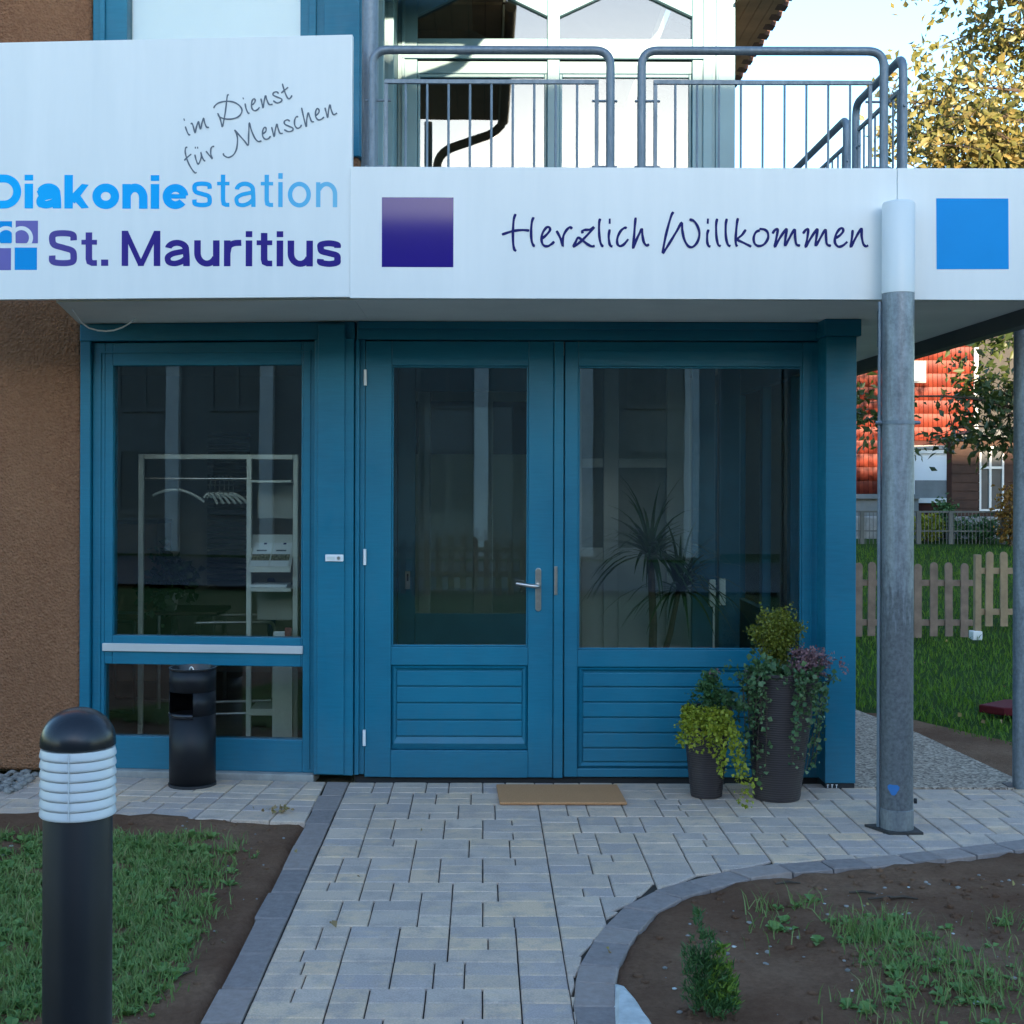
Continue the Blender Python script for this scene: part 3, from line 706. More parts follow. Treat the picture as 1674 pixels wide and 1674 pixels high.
# side glazing (right wall of the entrance box)
sx0, sx1 = XP(1386, pd) - 0.06, XP(1386, pd)
sg = MB(); sg.box(sx0, sx1, 7.18, 10.9, 0.0, 0.75); sg.box(sx0, sx1, 7.18, 10.9, 2.2, zt)
for yy in (7.95, 8.75, 9.6, 10.75): sg.box(sx0 - 0.004, sx1 + 0.004, yy, yy + 0.08, 0.75, 2.2)
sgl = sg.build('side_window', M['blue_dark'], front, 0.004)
for a, b in ((7.18, 7.95), (8.03, 8.75), (8.83, 9.6), (9.68, 10.75)): box('pane', sx0 + 0.025, sx0 + 0.031, a, b, 0.75, 2.2, M['glass'], sgl)
# --- wing window on the left (swung plane, local coordinates of an empty)
lw = bpy.data.objects.new('wing_window', None); C.objects.link(lw)
lw.parent = front; lw.matrix_parent_inverse = Matrix.Translation(front.location).inverted()
lw.location = (WP[0], WP[1], 0); lw.rotation_euler = (0, 0, -TH)
def WX(px): return wing_x(px)
def lbox(name, p0, p1, y0, y1, z0, z1, m, bev=0.0): return box(name, p0, p1, y0, y1, z0, z1, m, lw, bev, inv=False)
ws = 0.0033
def WZ(py, px=330): return wing_z(px, py)
fr = MB()
fr.box(WX(131), WX(148), -0.005, 0.12, 0.03, WZ(556, 200)); fr.box(WX(131), 0.0, -0.012, 0.12, WZ(558, 330), zt)
fr.box(WX(516), 0.0, -0.035, 0.08, 0.03, WZ(558, 330)); fr.box(WX(522), WX(566), -0.045, -0.035, 0.035, WZ(532, 540))
fr.build('outer_frame', M['blue'], lw, BV, inv=False)
sash = MB()
a0, a1 = WX(149), WX(515); b0, b1 = WX(182), WX(491); c0, c1 = WX(169), WX(494)
zb, zt2 = WZ(1262), WZ(560); zg0, zg1 = WZ(1043), WZ(598); zl0, zl1 = WZ(1209), WZ(1090)
sash.box(a0, c0, 0.02, 0.10, zb, zt2); sash.box(c1, a1, 0.02, 0.10, zb, zt2)
sash.box(c0, b0, 0.0215, 0.098, WZ(1076), zt2); sash.box(b1, c1, 0.0215, 0.098, WZ(1076), zt2)
sash.box(b0, b1, 0.0215, 0.098, zg1, zt2); sash.box(b0, b1, 0.0215, 0.098, zl1 + (zg0 - zl1) * 0.0, zg0)
sash.box(c0, b0, 0.022, 0.097, zl1, WZ(1076)); sash.box(b1, c1, 0.022, 0.097, zl1, WZ(1076))
sash.box(c0, c1, 0.0215, 0.098, zb, zl0)
sash.build('sash', M['blue'], lw, BV, inv=False)
sb = MB(); sb.box(WX(160), WX(163), 0.013, 0.0195, WZ(1255), WZ(574)); sb.box(WX(503), WX(506), 0.013, 0.0195, WZ(1255), WZ(574)); sb.box(WX(163), WX(503), 0.013, 0.0195, WZ(577), WZ(574)); sb.build('trim_bead', M['blue'], lw, inv=False)
lbox('upper_pane', b0, b1, 0.052, 0.058, zg0, zg1, M['glass']); lbox('lower_pane', c0, c1, 0.052, 0.058, zl0, zl1, M['glass'])
lbox('weather_bar', WX(167), WX(495), 0.006, 0.021, WZ(1068.5), WZ(1055.5), M['alu'], 0.003)
lbox('sill', WX(125), WX(516), -0.03, 0.12, -0.02, zb, M['concrete'], 0.006)
npz = WZ(912, 550)
np_ = MB(); np_.box(WX(535.5), WX(565), -0.055, -0.0455, npz - 0.018, npz + 0.018); np_.build('bell_plate', M['white_pl'], lw, 0.003, inv=False)
MB().tube([(WX(557.5), -0.0555, npz), (WX(557.5), -0.0585, npz)], 0.009, 14).build('bell_button', M['steel'], lw, smooth=True, inv=False)
box('name_card', WX(538), WX(551), -0.0562, -0.0556, npz - 0.008, npz + 0.006, M['rack'], lw, inv=False)

# ------------------------------------------------------------------ interior
def struct(name, mbx, m, label): return tag(mbx.build(name, m), label, kind='structure')
IX0, IX1, IY0, IY1 = -4.3, 1.90, 7.25, 11.0
struct('interior_floor', MB().prism([(IX0, 7.85), (-0.7, IY0 + 0.05), (-0.69, IY0 - 0.04), (IX1, IY0 - 0.04), (IX1, IY1), (IX0, IY1)], 'z', -0.1, 0.012), M['inner_floor'], 'dark floor inside the entrance')
iw = MB(); iw.box(IX0, IX1 + 0.05, IY1, IY1 + 0.2, 0, 2.6); iw.box(IX0 - 0.2, IX0, IY0 + 0.2, IY1 + 0.2, 0, 2.6)
struct('interior_wall', iw, M['inner_wall'], 'pale back wall inside the entrance')
struct('interior_ceiling', MB().prism([(IX0, 7.85), (-0.7, IY0 + 0.05), (-0.69, IY0 - 0.08), (IX1 + 0.06, IY0 - 0.08), (IX1 + 0.06, IY1 + 0.2), (IX0, IY1 + 0.2)], 'z', 2.43, 2.5), M['inner_wall'], 'pale ceiling inside the entrance')
struct('partition_wall', MB().box(-0.80, -0.70, 7.35, IY1, 0, 2.43), M['inner_wall'], 'inner partition between waiting room and porch')
# inner glazed screen of the porch
scr = thing('inner_glazed_screen', 'dark blue glazed inner screen seen through the door glass', 'screen', (0, 9.0, 0.012))
D2 = 9.0
s_ = MB(); x = lambda p: XP(p, D2); z = lambda p: ZP(p, D2)
s_.box(-0.69, x(650), D2, D2 + 0.06, 0.012, 2.42); s_.box(x(650) + 0.004, x(679), D2 - 0.01, D2 + 0.05, 0.012, 2.42); s_.box(x(679), x(905), D2, D2 + 0.05, 0.012, z(1003)); s_.box(x(679), x(905), D2, D2 + 0.05, z(640), 2.42); s_.box(x(905), x(945), D2 - 0.01, D2 + 0.05, 0.012, 2.42)
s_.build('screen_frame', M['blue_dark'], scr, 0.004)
box('pane', x(679), x(905), D2 + 0.02, D2 + 0.026, z(1003), z(640), M['glass'], scr)
box('pull_plate', x(663), x(671), D2 - 0.018, D2 - 0.0105, z(963), z(934), M['steel'], scr, 0.002)
box('pull_slot', x(665.5), x(668.5), D2 - 0.019, D2 - 0.0182, z(950), z(938), M['rubber'], scr)
s2 = MB(); D3 = 8.55; x3 = lambda p: XP(p, D3); z3 = lambda p: ZP(p, D3)
dd = thing('inner_double_door', 'pair of narrow dark blue inner doors with grey pulls', 'door', (x3(1170), D3, 0.012))
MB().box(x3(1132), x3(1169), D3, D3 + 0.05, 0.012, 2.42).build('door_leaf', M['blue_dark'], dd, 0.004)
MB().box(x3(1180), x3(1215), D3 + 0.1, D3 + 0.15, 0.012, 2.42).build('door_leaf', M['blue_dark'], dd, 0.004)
MB().box(x3(1159), x3(1169), D3 - 0.03, D3 - 0.002, z3(990), z3(946)).build('pull', M['rack'], dd, 0.003)
MB().box(x3(1180), x3(1190), D3 + 0.07, D3 + 0.098, z3(990), z3(946)).build('pull', M['rack'], dd, 0.003)
MB().box(x3(1165.5), x3(1168.5), D3 - 0.02, D3 - 0.003, 0.2, z3(990)).build('edge_strip', M['rack'], dd)
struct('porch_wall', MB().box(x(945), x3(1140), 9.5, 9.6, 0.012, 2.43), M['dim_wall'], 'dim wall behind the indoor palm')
ws_ = thing('mirror_grid_screen', 'pale grid added to imitate a mirrored window, behind the indoor palm', 'screen', (0.9, 9.2, 0.012))  # added grid, imitates pale posts and bars mirrored in the glass
DW = 9.2; xw = lambda p: XP(p, DW); zw_ = lambda p: ZP(p, DW)
for a, b in ((946, 951), (987, 1011), (1090, 1127)): box('mullion', xw(a), xw(b), DW, DW + 0.05, 0.012, 2.42, M['mirrored_trim'], ws_, 0.003)
for a, b in ((951.5, 986.5), (1011.5, 1089.5)):
    box('transom', xw(a), xw(b), DW + 0.003, DW + 0.047, zw_(764), zw_(749), M['mirrored_trim'], ws_, 0.003); box('lower_panel', xw(a), xw(b), DW + 0.01, DW + 0.04, 0.012, zw_(895), M['mirrored_trim'], ws_, 0.003)
for a, b, lab in ((684, 704, 'slim pale column imitating a mirrored post at the left edge of the door glass'), (774, 806, 'wider pale column imitating a mirrored post in the middle of the door glass')):
    ps_ = thing('mirror_column', lab, 'column', (XP((a + b) / 2, 9.8), 9.8, 0.012), group='columns imitating mirrored posts'); box('column_shaft', XP(a, 9.8), XP(b, 9.8), 9.75, 9.85, 0.012, 2.30, M['mirrored_trim'], ps_, 0.01); box('column_head', XP(a, 9.8) - .02, XP(b, 9.8) + .02, 9.73, 9.87, 2.301, 2.42, M['mirrored_trim'], ps_, 0.01)  # added columns imitate bright posts mirrored in the door glass
struct('mirror_band_beam', MB().box(XP(640, 9.8), XP(900, 9.8), 9.9, 9.97, ZP(742, 9.8), ZP(655, 9.8)), M['darkwood'], 'dark beam imitating the dark band mirrored in the door glass')  # added beam, imitates the dark band of the reflection
# coat rack
DR = 8.0; xr_ = lambda p: XP(p, DR); zr_ = lambda p: ZP(p, DR)
rack = thing('coat_rack', 'grey tubular coat rack with brochure shelves behind the left window', 'coat rack', (xr_(350), DR, 0.012))
for nm, p in (('upright', 230), ('upright', 407), ('upright', 483)): box(nm, xr_(p) - 0.015, xr_(p) + 0.015, DR, DR + 0.03, 0.012, zr_(744), M['rack'], rack, 0.003)
box('top_rail', xr_(230) + 0.016, xr_(483) - 0.016, DR + 0.001, DR + 0.029, zr_(752), zr_(744), M['rack'], rack, 0.003)
MB().tube([(xr_(230) + 0.016, DR + 0.015, zr_(784)), (xr_(407) - 0.016, DR + 0.015, zr_(784))], 0.011, 10).build('hanging_rail', M['steel'], rack, smooth=True)
for y0, y1, m in ((786, 790, 'rack'), (961, 967, 'rack'), (1157, 1168, 'rack')): box('shelf', xr_(407) + 0.016, xr_(483) - 0.016, DR - 0.06, DR + 0.2, zr_(y1), zr_(y0), M[m], rack, 0.002)
for y0, y1 in ((795, 850), (972, 1020)): box('back_panel', xr_(412), xr_(479), DR + 0.2, DR + 0.212, zr_(y1), zr_(y0), M['inner_wall'], rack)
tray = MB(); tray.poly([(xr_(409), DR + 0.10, zr_(876)), (xr_(480), DR + 0.10, zr_(876)), (xr_(478), DR - 0.06, zr_(932)), (xr_(409), DR - 0.06, zr_(932))]); tray.box(xr_(409), xr_(478), DR - 0.075, DR - 0.06, zr_(935), zr_(926)); tray.build('brochure_tray', M['rack'], rack)
def brochure(p0, p1, lab):
    o = thing('brochure', lab, 'brochure', (xr_((p0 + p1) / 2), DR - 0.05, zr_(926)), group='brochures on the rack')
    def q(u0, u1, v0, v1, off):
        m_ = MB(); P = lambda u, v: (xr_(p0 + (p1 - p0) * u + 3 * v), DR - 0.05 + 0.12 * v - off, zr_(926 - 38 * v))
        m_.poly([P(u0, v0), P(u1, v0), P(u1, v1), P(u0, v1)]); return m_
    q(0, 1, 0, 1, 0.004).build('cover', M['paper'], o)
    q(0, 1, 0.24, 0.5, 0.006).build('photo_band', simple('brochure_photo', (0.2, 0.19, 0.14), 0.6, var=0.9, scale=90), o)
    q(0.2, 0.75, 0.62, 0.68, 0.006).build('print_line', M['script_grey'], o); q(0.52, 0.68, 0.90, 0.97, 0.006).build('print_line', M['script_navy'], o)
brochure(411, 441, 'white brochure on the rack tray, beside the coat rack middle upright'); brochure(443, 473, 'white brochure on the rack tray, nearest the window frame')
bk = MB(); bk.box(xr_(410), xr_(470), DR - 0.03, DR + 0.15, zr_(961) + 0.001, zr_(956)); tag(bk.build('magazine', M['paper']), 'white magazines lying flat on the rack shelf', 'magazine')
bc = thing('booklet_holder', 'small printed booklets leaning at the foot of the upper pane', 'booklets', (xr_(466), DR - 0.1, zr_(1042)))
box('booklet', xr_(452), xr_(470), DR - 0.1, DR - 0.09, zr_(1075), zr_(1030), M['paper'], bc); box('booklet', xr_(470.5), xr_(481), DR - 0.1, DR - 0.09, zr_(1075), zr_(1024), simple('red_print', (0.35, 0.12, 0.12), 0.7, var=0.5, scale=40), bc)
box('stand', xr_(450), xr_(482), DR - 0.088, DR - 0.06, 0.012, zr_(1050), M['rack'], bc)
def hanger(px0, px1, pym, pyend, yy, lab):
    o = thing('clothes_hanger', lab, 'hanger', (xr_((px0 + px1) / 2), yy, zr_(784)), group='hangers on the coat rack')
    c = (px0 + px1) / 2
    MB().tube(arc((xr_(px0), yy, zr_(pyend)), (xr_(c), yy, zr_(2 * pym - pyend)), (xr_(px1), yy + 0.05, zr_(pyend + 10)), 10), 0.0085, 8).build('hanger_arms', M['rack'], o, smooth=True)
    MB().tube([(xr_(c), yy, zr_(pym + 3)), (xr_(c + 1), yy, zr_(791)), (xr_(c + 3), DR + 0.01, zr_(781)), (xr_(c), DR + 0.02, zr_(780))], 0.0035, 6).build('hook', M['steel'], o)
hanger(250, 331, 800, 812, DR + 0.005, 'single wide hanger alone on the coat rack rail')
for i in range(6):
    hanger(333 + i * 4, 352 + i * 9, 806, 815, DR + 0.01 + i * 0.02, ['first', 'second', 'third', 'fourth', 'fifth', 'sixth'][i] + ' hanger of the bunch, counted towards the rack middle upright')
# waiting room furniture
D9 = 9.4; x9 = lambda p: XP(p, D9); z9 = lambda p: ZP(p, D9)
tb = thing('side_table', 'dark side table carrying the indoor pot plant', 'table', (x9(300), D9, 0.012))
box('table_top', x9(262), x9(365), D9 - 0.2, D9 + 0.3, z9(1003), z9(997), M['darkwood'], tb, 0.003)
for p, yy in ((270, D9 - 0.17), (357, D9 - 0.17), (270, D9 + 0.25), (357, D9 + 0.25)): MB().tube([(x9(p), yy, 0.012), (x9(p), yy, z9(1003))], 0.014, 8).build('leg', M['steel'], tb, smooth=True)
def leaf_cloud(centers, per, spread, size, seed, droop=0.3, aspect=0.45):
    """rhombic folded leaves scattered around centers"""
    g_ = np.random.default_rng(seed); n = len(centers) * per
    c = np.repeat(np.asarray(centers, float), per, axis=0) + g_.normal(0, 1, (n, 3)) * np.asarray(spread)
    d = g_.normal(0, 1, (n, 3)); d[:, 2] -= droop; d /= np.linalg.norm(d, axis=1, keepdims=True)
    u = g_.normal(0, 1, (n, 3)); sdir = np.cross(d, u); sdir /= np.linalg.norm(sdir, axis=1, keepdims=True); up = np.cross(sdir, d)
    L = size * (0.45 + 0.9 * g_.random((n, 1)) ** 1.3); W = L * aspect
    v = np.stack([c, c + d * L * 0.45 + sdir * W + up * W * 0.35, c + d * L - up * L * 0.12, c + d * L * 0.45 - sdir * W + up * W * 0.35], axis=1)
    b = np.arange(n)[:, None] * 4
    f = np.concatenate([b + np.array([[0, 1, 2]]), b + np.array([[0, 2, 3]])])
    return v.reshape(-1, 3), f
pp = thing('pot_plant', 'bushy dark plant in white pot on the side table', 'plant', (x9(281), D9 - 0.05, z9(997)))
MB().lathe([(0.045, 0), (0.065, 0.115), (0.07, 0.12), (0.06, 0.115)], 18, (x9(281), D9 - 0.05, z9(997))).build('pot', M['white_pl'], pp, smooth=True)
cs = [(x9(281) + random.gauss(0, .08), D9 - 0.05 + random.gauss(0, .08), z9(950) + random.gauss(0, .07)) for _ in range(30)]
fast_mesh('foliage', *leaf_cloud(cs, 12, 0.03, 0.07, 3), M['indoor_leaf'], pp)
def chair(px, depth, lab, rz):
    xx = XP(px, depth); o = thing('visitor_chair', lab, 'chair', (xx, depth, 0.012), rz, 'visitor chairs in the waiting room')
    def L(n_, mb_, m): ob = mb_.build(n_, m, o, 0.01, inv=False); return ob
    L('seat', MB().box(-.24, .24, -.24, .24, .41, .47), M['navy']); L('backrest', MB().box(-.24, .24, .22, .27, .50, .88), M['navy'])
    for sx in (-1, 1):
        MB().tube([(sx*.25, -.25, .62), (sx*.25, .2, .62)] + arc((sx*.25, .22, .62), (sx*.25, .26, .62), (sx*.25, .26, .56)) + [(sx*.25, .26, .03)], 0.011, 8).build('leg', M['steel'], o, smooth=True, inv=False)
        MB().tube([(sx*.25, -.25, .62), (sx*.25, -.25, .03)] + [(sx*.25, -.24, .014), (sx*.25, .25, .014)], 0.011, 8).build('leg', M['steel'], o, smooth=True, inv=False)
chair(205, 9.3, 'navy visitor chair beside the pot plant, at the left window edge', R(70)); chair(385, 9.2, 'navy visitor chair behind the coat rack middle upright', R(-80))
bl = thing('venetian_blind', 'dark slatted blind on the waiting room back wall', 'blind', (XP(375, 10.6), 10.6, 0.8))
for k in range(26):
    zq = 0.75 + k * 0.047; MB().box(XP(340, 10.7), XP(408, 10.7), 10.68, 10.715, zq, zq + 0.03).build('slat', M['dark_metal'], bl)
cb = thing('wall_cabinet', 'tan wooden cabinet against the waiting room back wall', 'cabinet', (XP(230, 10.5), 10.6, 0.012))
box('carcass', XP(195, 10.6), XP(262, 10.6), 10.5, 10.98, 0.012, ZP(858, 10.5), M['tanwood'], cb, 0.004); box('cabinet_top', XP(193, 10.6), XP(264, 10.6), 10.48, 10.98, ZP(858, 10.5) + 0.001, ZP(852, 10.5), M['darkwood'], cb, 0.003)
# indoor palm
DPm = 8.25; palm = thing('indoor_palm', 'drooping strap-leaved palm standing inside the right window', 'plant', (XP(1066, DPm), DPm, 0.012))
px_ = XP(1066, DPm)
MB().lathe([(0.13, 0), (0.17, 0.28), (0.18, 0.3), (0.15, 0.29)], 20, (px_, DPm, 0.012)).build('pot', M['wicker'], palm, smooth=True)
MB().tube([(px_, DPm, 0.25), (px_ + 0.01, DPm, 0.7), (px_ - 0.01, DPm, 1.15)], [0.03, 0.024, 0.02], 8).build('trunk', M['bark'], palm, smooth=True)
lv, lf = [], []
for head, n_ in (((px_ - 0.01, DPm, 1.12), 95), ((px_ + 0.18, DPm + 0.05, 0.90), 60)):
    for i in range(n_):
        an = random.uniform(0, 6.283); el = random.uniform(-0.1, 1.4); L = random.uniform(0.34, 0.62); p = Vector(head); dirv = Vector((math.cos(an) * math.cos(el), math.sin(an) * math.cos(el), math.sin(el)))
        sd = dirv.cross(Vector((0, 0, 1))).normalized(); prev = None
        for k in range(7):
            wd = 0.017 * (1 - (k / 6.3)); a_, b_ = p + sd * wd, p - sd * wd; n0 = len(lv); lv += [tuple(a_), tuple(b_)]
            if prev is not None: lf.append((prev, prev + 1, n0 + 1, n0))
            prev = n0; p = p + dirv * (L / 6); dirv = (dirv + Vector((0, 0, -0.28))).normalized()
fast_mesh('fronds', lv, lf, M['indoor_leaf'], palm)
MB().tube([(px_, DPm, 0.26), (px_ + 0.12, DPm + 0.03, 0.65), (px_ + 0.18, DPm + 0.05, 0.95)], [0.022, 0.018, 0.015], 8).build('trunk', M['bark'], palm, smooth=True)

# ------------------------------------------------------------------ canopy / balcony slab
can = thing('balcony_canopy', 'pale soffit canopy slab carrying the balcony over the entrance', 'canopy', (1.0, 6.3, 2.42))
SO = 2.418
MB().prism([(-0.60, DFA + 0.04), (2.60, DFA + 0.04), (2.60, 12.0), (1.99, 12.0), (1.99, 9.6), (-0.60, 9.6)], 'z', SO, SO + 0.02).build('soffit', M['soffit'], can)
MB().prism([(-0.60, DFA + 0.05), (2.60, DFA + 0.05), (2.60, 12.0), (1.0, 12.0), (1.0, 9.6), (-0.60, 9.6)], 'z', SO + 0.022, 2.65).build('slab', M['concrete'], can)
MB().prism([(-0.602, DFA + 0.06), (-0.602, 7.2), (-2.2, 7.36), (-2.02, 6.36)], 'z', SO + 0.001, SO + 0.2).build('wing_soffit', M['soffit'], can)
box('edge_beam', 2.602, 2.68, DFA + 0.04, 12.0, 2.34, 2.62, M['dark_metal'], can, 0.004)
box('post_bracket', XP(1433, 6.6), XP(1446, 6.6), 6.5, 6.6, 2.24, 2.417, M['dark_metal'], can, 0.003)
# loose cable hanging at the wall
cbm = MB(); cbm.tube([(-2.02, 6.6, 2.415), (-2.0, 6.7, 2.36)] + arc((-1.98, 6.75, 2.34), (-1.86, 6.8, 2.30), (-1.76, 6.8, 2.395)), 0.004, 6); tag(cbm.build('cable', M['white_pl'], smooth=True), 'thin pale cable loop hanging at the soffit corner', 'cable')

# ------------------------------------------------------------------ signs
def ribbon_mesh(strokes, to_plane, width, normal, depth0=0.0):
    """strokes: photo pixel polylines; flat vinyl strokes on the sign plane"""
    mb_ = MB()
    for si, st in enumerate(strokes):
        P = smooth_line([Vector((a, b, 0)) for a, b in st], 5)
        pts = [Vector(to_plane(p.x, p.y)) for p in P]
        nrm = Vector(normal); pv = None; n = len(pts)
        for i, p in enumerate(pts):
            t = pts[min(i + 1, n - 1)] - pts[max(i - 1, 0)]
            if t.length < 1e-9: continue
            sd = t.normalized().cross(nrm); wd = width * (0.5 if 0 < i < n - 1 else 0.38) * (1 + 0.12 * math.sin(i * 0.7))
            q = p + nrm * (depth0 + 0.00003 * i + 0.0003 * (si % 3)); k = len(mb_.v); mb_.v += [tuple(q + sd * wd), tuple(q - sd * wd)]
            if pv is not None: mb_.f.append((pv, pv + 1, k + 1, k))
            pv = k
    return mb_
def glyph(ch, w):
    """sans-serif letter as stroke centre lines; cap height 1; returns strokes (points, smooth, width factor) and advance"""
    h = w / 2; X = 0.735; o_ = 0.012
    def ell(cx, cy, rx, ry, a0, a1, n=28): return [(cx + rx * math.cos(R(a)), cy + ry * math.sin(R(a))) for a in np.linspace(a0, a1, n)]
    W = 0.50 + w * 0.95
    if ch == 'i': return [([(h, 0), (h, X)], 0, 1), ([(h, 0.83), (h, 1)], 0, 1)], w
    if ch == '.': return [([(h, 0), (h, w * 1.05)], 0, 1.1)], w * 1.05
    if ch == 'o': W = 0.56 + w * 0.9; return [(ell(W/2, X/2, W/2 - h, X/2 - h + o_, 0, 360, 44), 0, 1)], W
    if ch == 'e': W = 0.54 + w * 0.9; return [(ell(W/2, X/2, W/2 - h, X/2 - h + o_, 4, 322, 40), 0, 0.95), ([(h, X/2 + w*0.02), (W - h*0.6, X/2 + w*0.02)], 0, 0.55)], W
    if ch == 'n':
        ry = 0.30; return [([(h, 0), (h, X)], 0, 1), (ell(W/2, X - h - ry + o_, W/2 - h, ry, 155, 0, 18) + [(W - h, 0)], 0, 1)], W
    if ch == 'u':
        ry = 0.30; return [([(W - h, 0), (W - h, X)], 0, 1), ([(h, X)] + ell(W/2, h + ry - o_, W/2 - h, ry, 180, 335, 18), 0, 1)], W
    if ch == 'r': W = 0.30 + w * 0.9; return [([(h, 0), (h, X)], 0, 1), ([(h, X*0.5), (h + 0.05, X*0.78), (W*0.6, X - h*0.95), (W, X - h*0.8)], 1, 1)], W
    if ch == 'a':
        W = 0.50 + w * 0.92; ry = X * 0.24
        return [([(h*1.1, X*0.70)] + ell(W*0.49, X - h - ry + o_, W*0.49 - h*1.05, ry, 165, 10, 16) + [(W - h*1.05, X*0.40), (W - h*1.0, X*0.2), (W - h*1.0, 0.0)], 0, 1),
                ([(W - h*1.1, X*0.585), (W*0.62, X*0.545), (W*0.32, X*0.48), (h + 0.005, X*0.36), (h, X*0.22), (h + 0.05, h + 0.01), (W*0.42, h - o_), (W*0.68, h + 0.045), (W - h*1.2, X*0.30)], 1, 0.92)], W
    if ch == 'k': W = 0.50 + w * 0.9; return [([(h, 0), (h, 1)], 0, 1), ([(h*1.6, X*0.30), (W - h*0.9, X + 0.05)], 0, 1), ([(W*0.42, X*0.55), (W - h*0.9, -0.05)], 0, 1.02)], W
    if ch == 't': W = 0.22 + w * 1.1; xt = 0.11 + h; return [([(xt, 0.95), (xt, 0.2), (xt + 0.02, h + 0.03), (xt + 0.09, h - 0.01), (W, h*0.9)], 0, 1), ([(0, X - h*0.75), (W, X - h*0.75)], 0, 0.8)], W
    if ch in 'sS':
        H = X if ch == 's' else 1.0; W = (0.46 if ch == 's' else 0.58) + w * 0.9; b = h - o_
        P = [(W - h, H*0.72), (W*0.84, H - h*1.35), (W*0.5, H - b), (W*0.17, H - h*1.3), (h, H*0.73), (W*0.2, H*0.59), (W*0.5, H*0.515), (W*0.82, H*0.43), (W - h, H*0.27), (W*0.83, h*1.3), (W*0.5, b), (W*0.15, h*1.35), (h, H*0.29)]
        return [(P, 1, 1)], W
    if ch == 'D': W = 0.70 + w * 0.9; return [([(h, 0), (h, 1)], 0, 1), ([(h, 1 - h*0.9), (W*0.36, 1 - h*0.9)] + ell(W*0.45, 0.5, W*0.55 - h, 0.5 - h*0.9, 90, -90, 24) + [(W*0.36, h*0.9), (h, h*0.9)], 0, 0.95)], W
    if ch == 'M': W = 0.85 + w * 0.95; return [([(h, 0), (h, 1)], 0, 1), ([(W - h, 0), (W - h, 1)], 0, 1), ([(h*1.0, 1.06), (W/2 + h*0.1, -0.03)], 0, 0.95), ([(W - h*1.0, 1.06), (W/2 - h*0.1, -0.03)], 0, 0.95)], W
    return [], 0.12
def letters(name, body, px0, px1, ptop, pbase, to_plane, normal, m, parent, w, gap):
    """each letter a flat vinyl cut-out; the word is fitted between two photo columns"""
    nv = Vector(normal); x = 0.0; lay_ = []
    for ch in body:
        st, adv = glyph(ch, w); lay_.append((x, st)); x += adv + gap
    total = x - gap
    root = bpy.data.objects.new(name, None); C.objects.link(root); root.parent = parent; root.matrix_parent_inverse = Matrix.LocRotScale(parent.location, parent.rotation_euler, None).inverted()
    for ch, (x0, st) in zip(body, lay_):
        if not st: continue
        mb_ = MB()
        for si, (pts, sm_, wf) in enumerate(st):
            P = [Vector((a, b, 0)) for a, b in pts]
            if sm_: P = smooth_line(P, 6)
            pv = None; n = len(P)
            for i, p in enumerate(P):
                a_ = (P[i] - P[i - 1]).normalized() if i else None; b_ = (P[i + 1] - P[i]).normalized() if i < n - 1 else None
                if (p - P[0]).length < 1e-6 and i == n - 1 and n > 10: a_ = b_ = (a_ + (P[1] - P[0]).normalized()).normalized()
                if i == 0 and (P[0] - P[-1]).length < 1e-6 and n > 10: a_ = b_ = (b_ + (P[-1] - P[-2]).normalized()).normalized()
                t = (a_ + b_).normalized() if a_ is not None and b_ is not None else (a_ if a_ is not None else b_)
                k_ = 1.0 / max(0.6, t.dot(b_ if b_ is not None else a_)); sd = Vector((-t.y, t.x, 0)) * (w / 2 * wf * k_); k = len(mb_.v)
                for q in (p + sd, p - sd):
                    qy = min(max(q.y, -0.016 if ch in 'oeasSunDr' else 0.0), 1.016)
                    if ch == 'k' and si: qy = min(qy, 0.735)
                    if ch == 'M' : qy = min(qy, 1.0)
                    mb_.v.append(tuple(Vector(to_plane(px0 + (px1 - px0) * (x0 + q.x) / total, pbase + (ptop - pbase) * qy)) + nv * (0.0008 + 0.0003 * si + 0.000004 * i)))
                if pv is not None: mb_.f.append((pv, pv + 1, k + 1, k))
                pv = k
        mb_.build('letter', m, root, flip=False)
    return root
def flat(name, pts_px, to_plane, normal, off, m, parent):
    nv = Vector(normal); return MB().poly([Vector(to_plane(*p)) + nv * off for p in pts_px]).build(name, m, parent, flip=False)
# big sign on the left (swung)
TS = 0.078; SP = (XP(574, 6.20), 6.20)
def on_big(px, py):
    s = swing_s(px, SP, TS); y_ = SP[1] + s * math.sin(TS); return (SP[0] - s * math.cos(TS), y_, ZP(py, y_))
nb = (-math.sin(TS), -math.cos(TS), 0)
big = thing('name_sign', 'big white sign board with blue and violet lettering and logo', 'sign', (SP[0] - 1.1, 6.3, 2.42))
sl = 2.25; zlo, zhi = ZP(486, 6.2), ZP(57, 6.2)
ux, uy = -math.cos(TS), math.sin(TS)
bbm = MB(); bbm.prism([(SP[0], SP[1]), (SP[0] + ux * sl, SP[1] + uy * sl), (SP[0] + ux * sl - nb[0] * 0.035, SP[1] + uy * sl - nb[1] * 0.035), (SP[0] - nb[0] * 0.035, SP[1] - nb[1] * 0.035)], 'z', zlo, zhi)
bbm.build('board', M['sign'], big, 0.002)
off1 = (290, 130); k1 = 1674 / 270
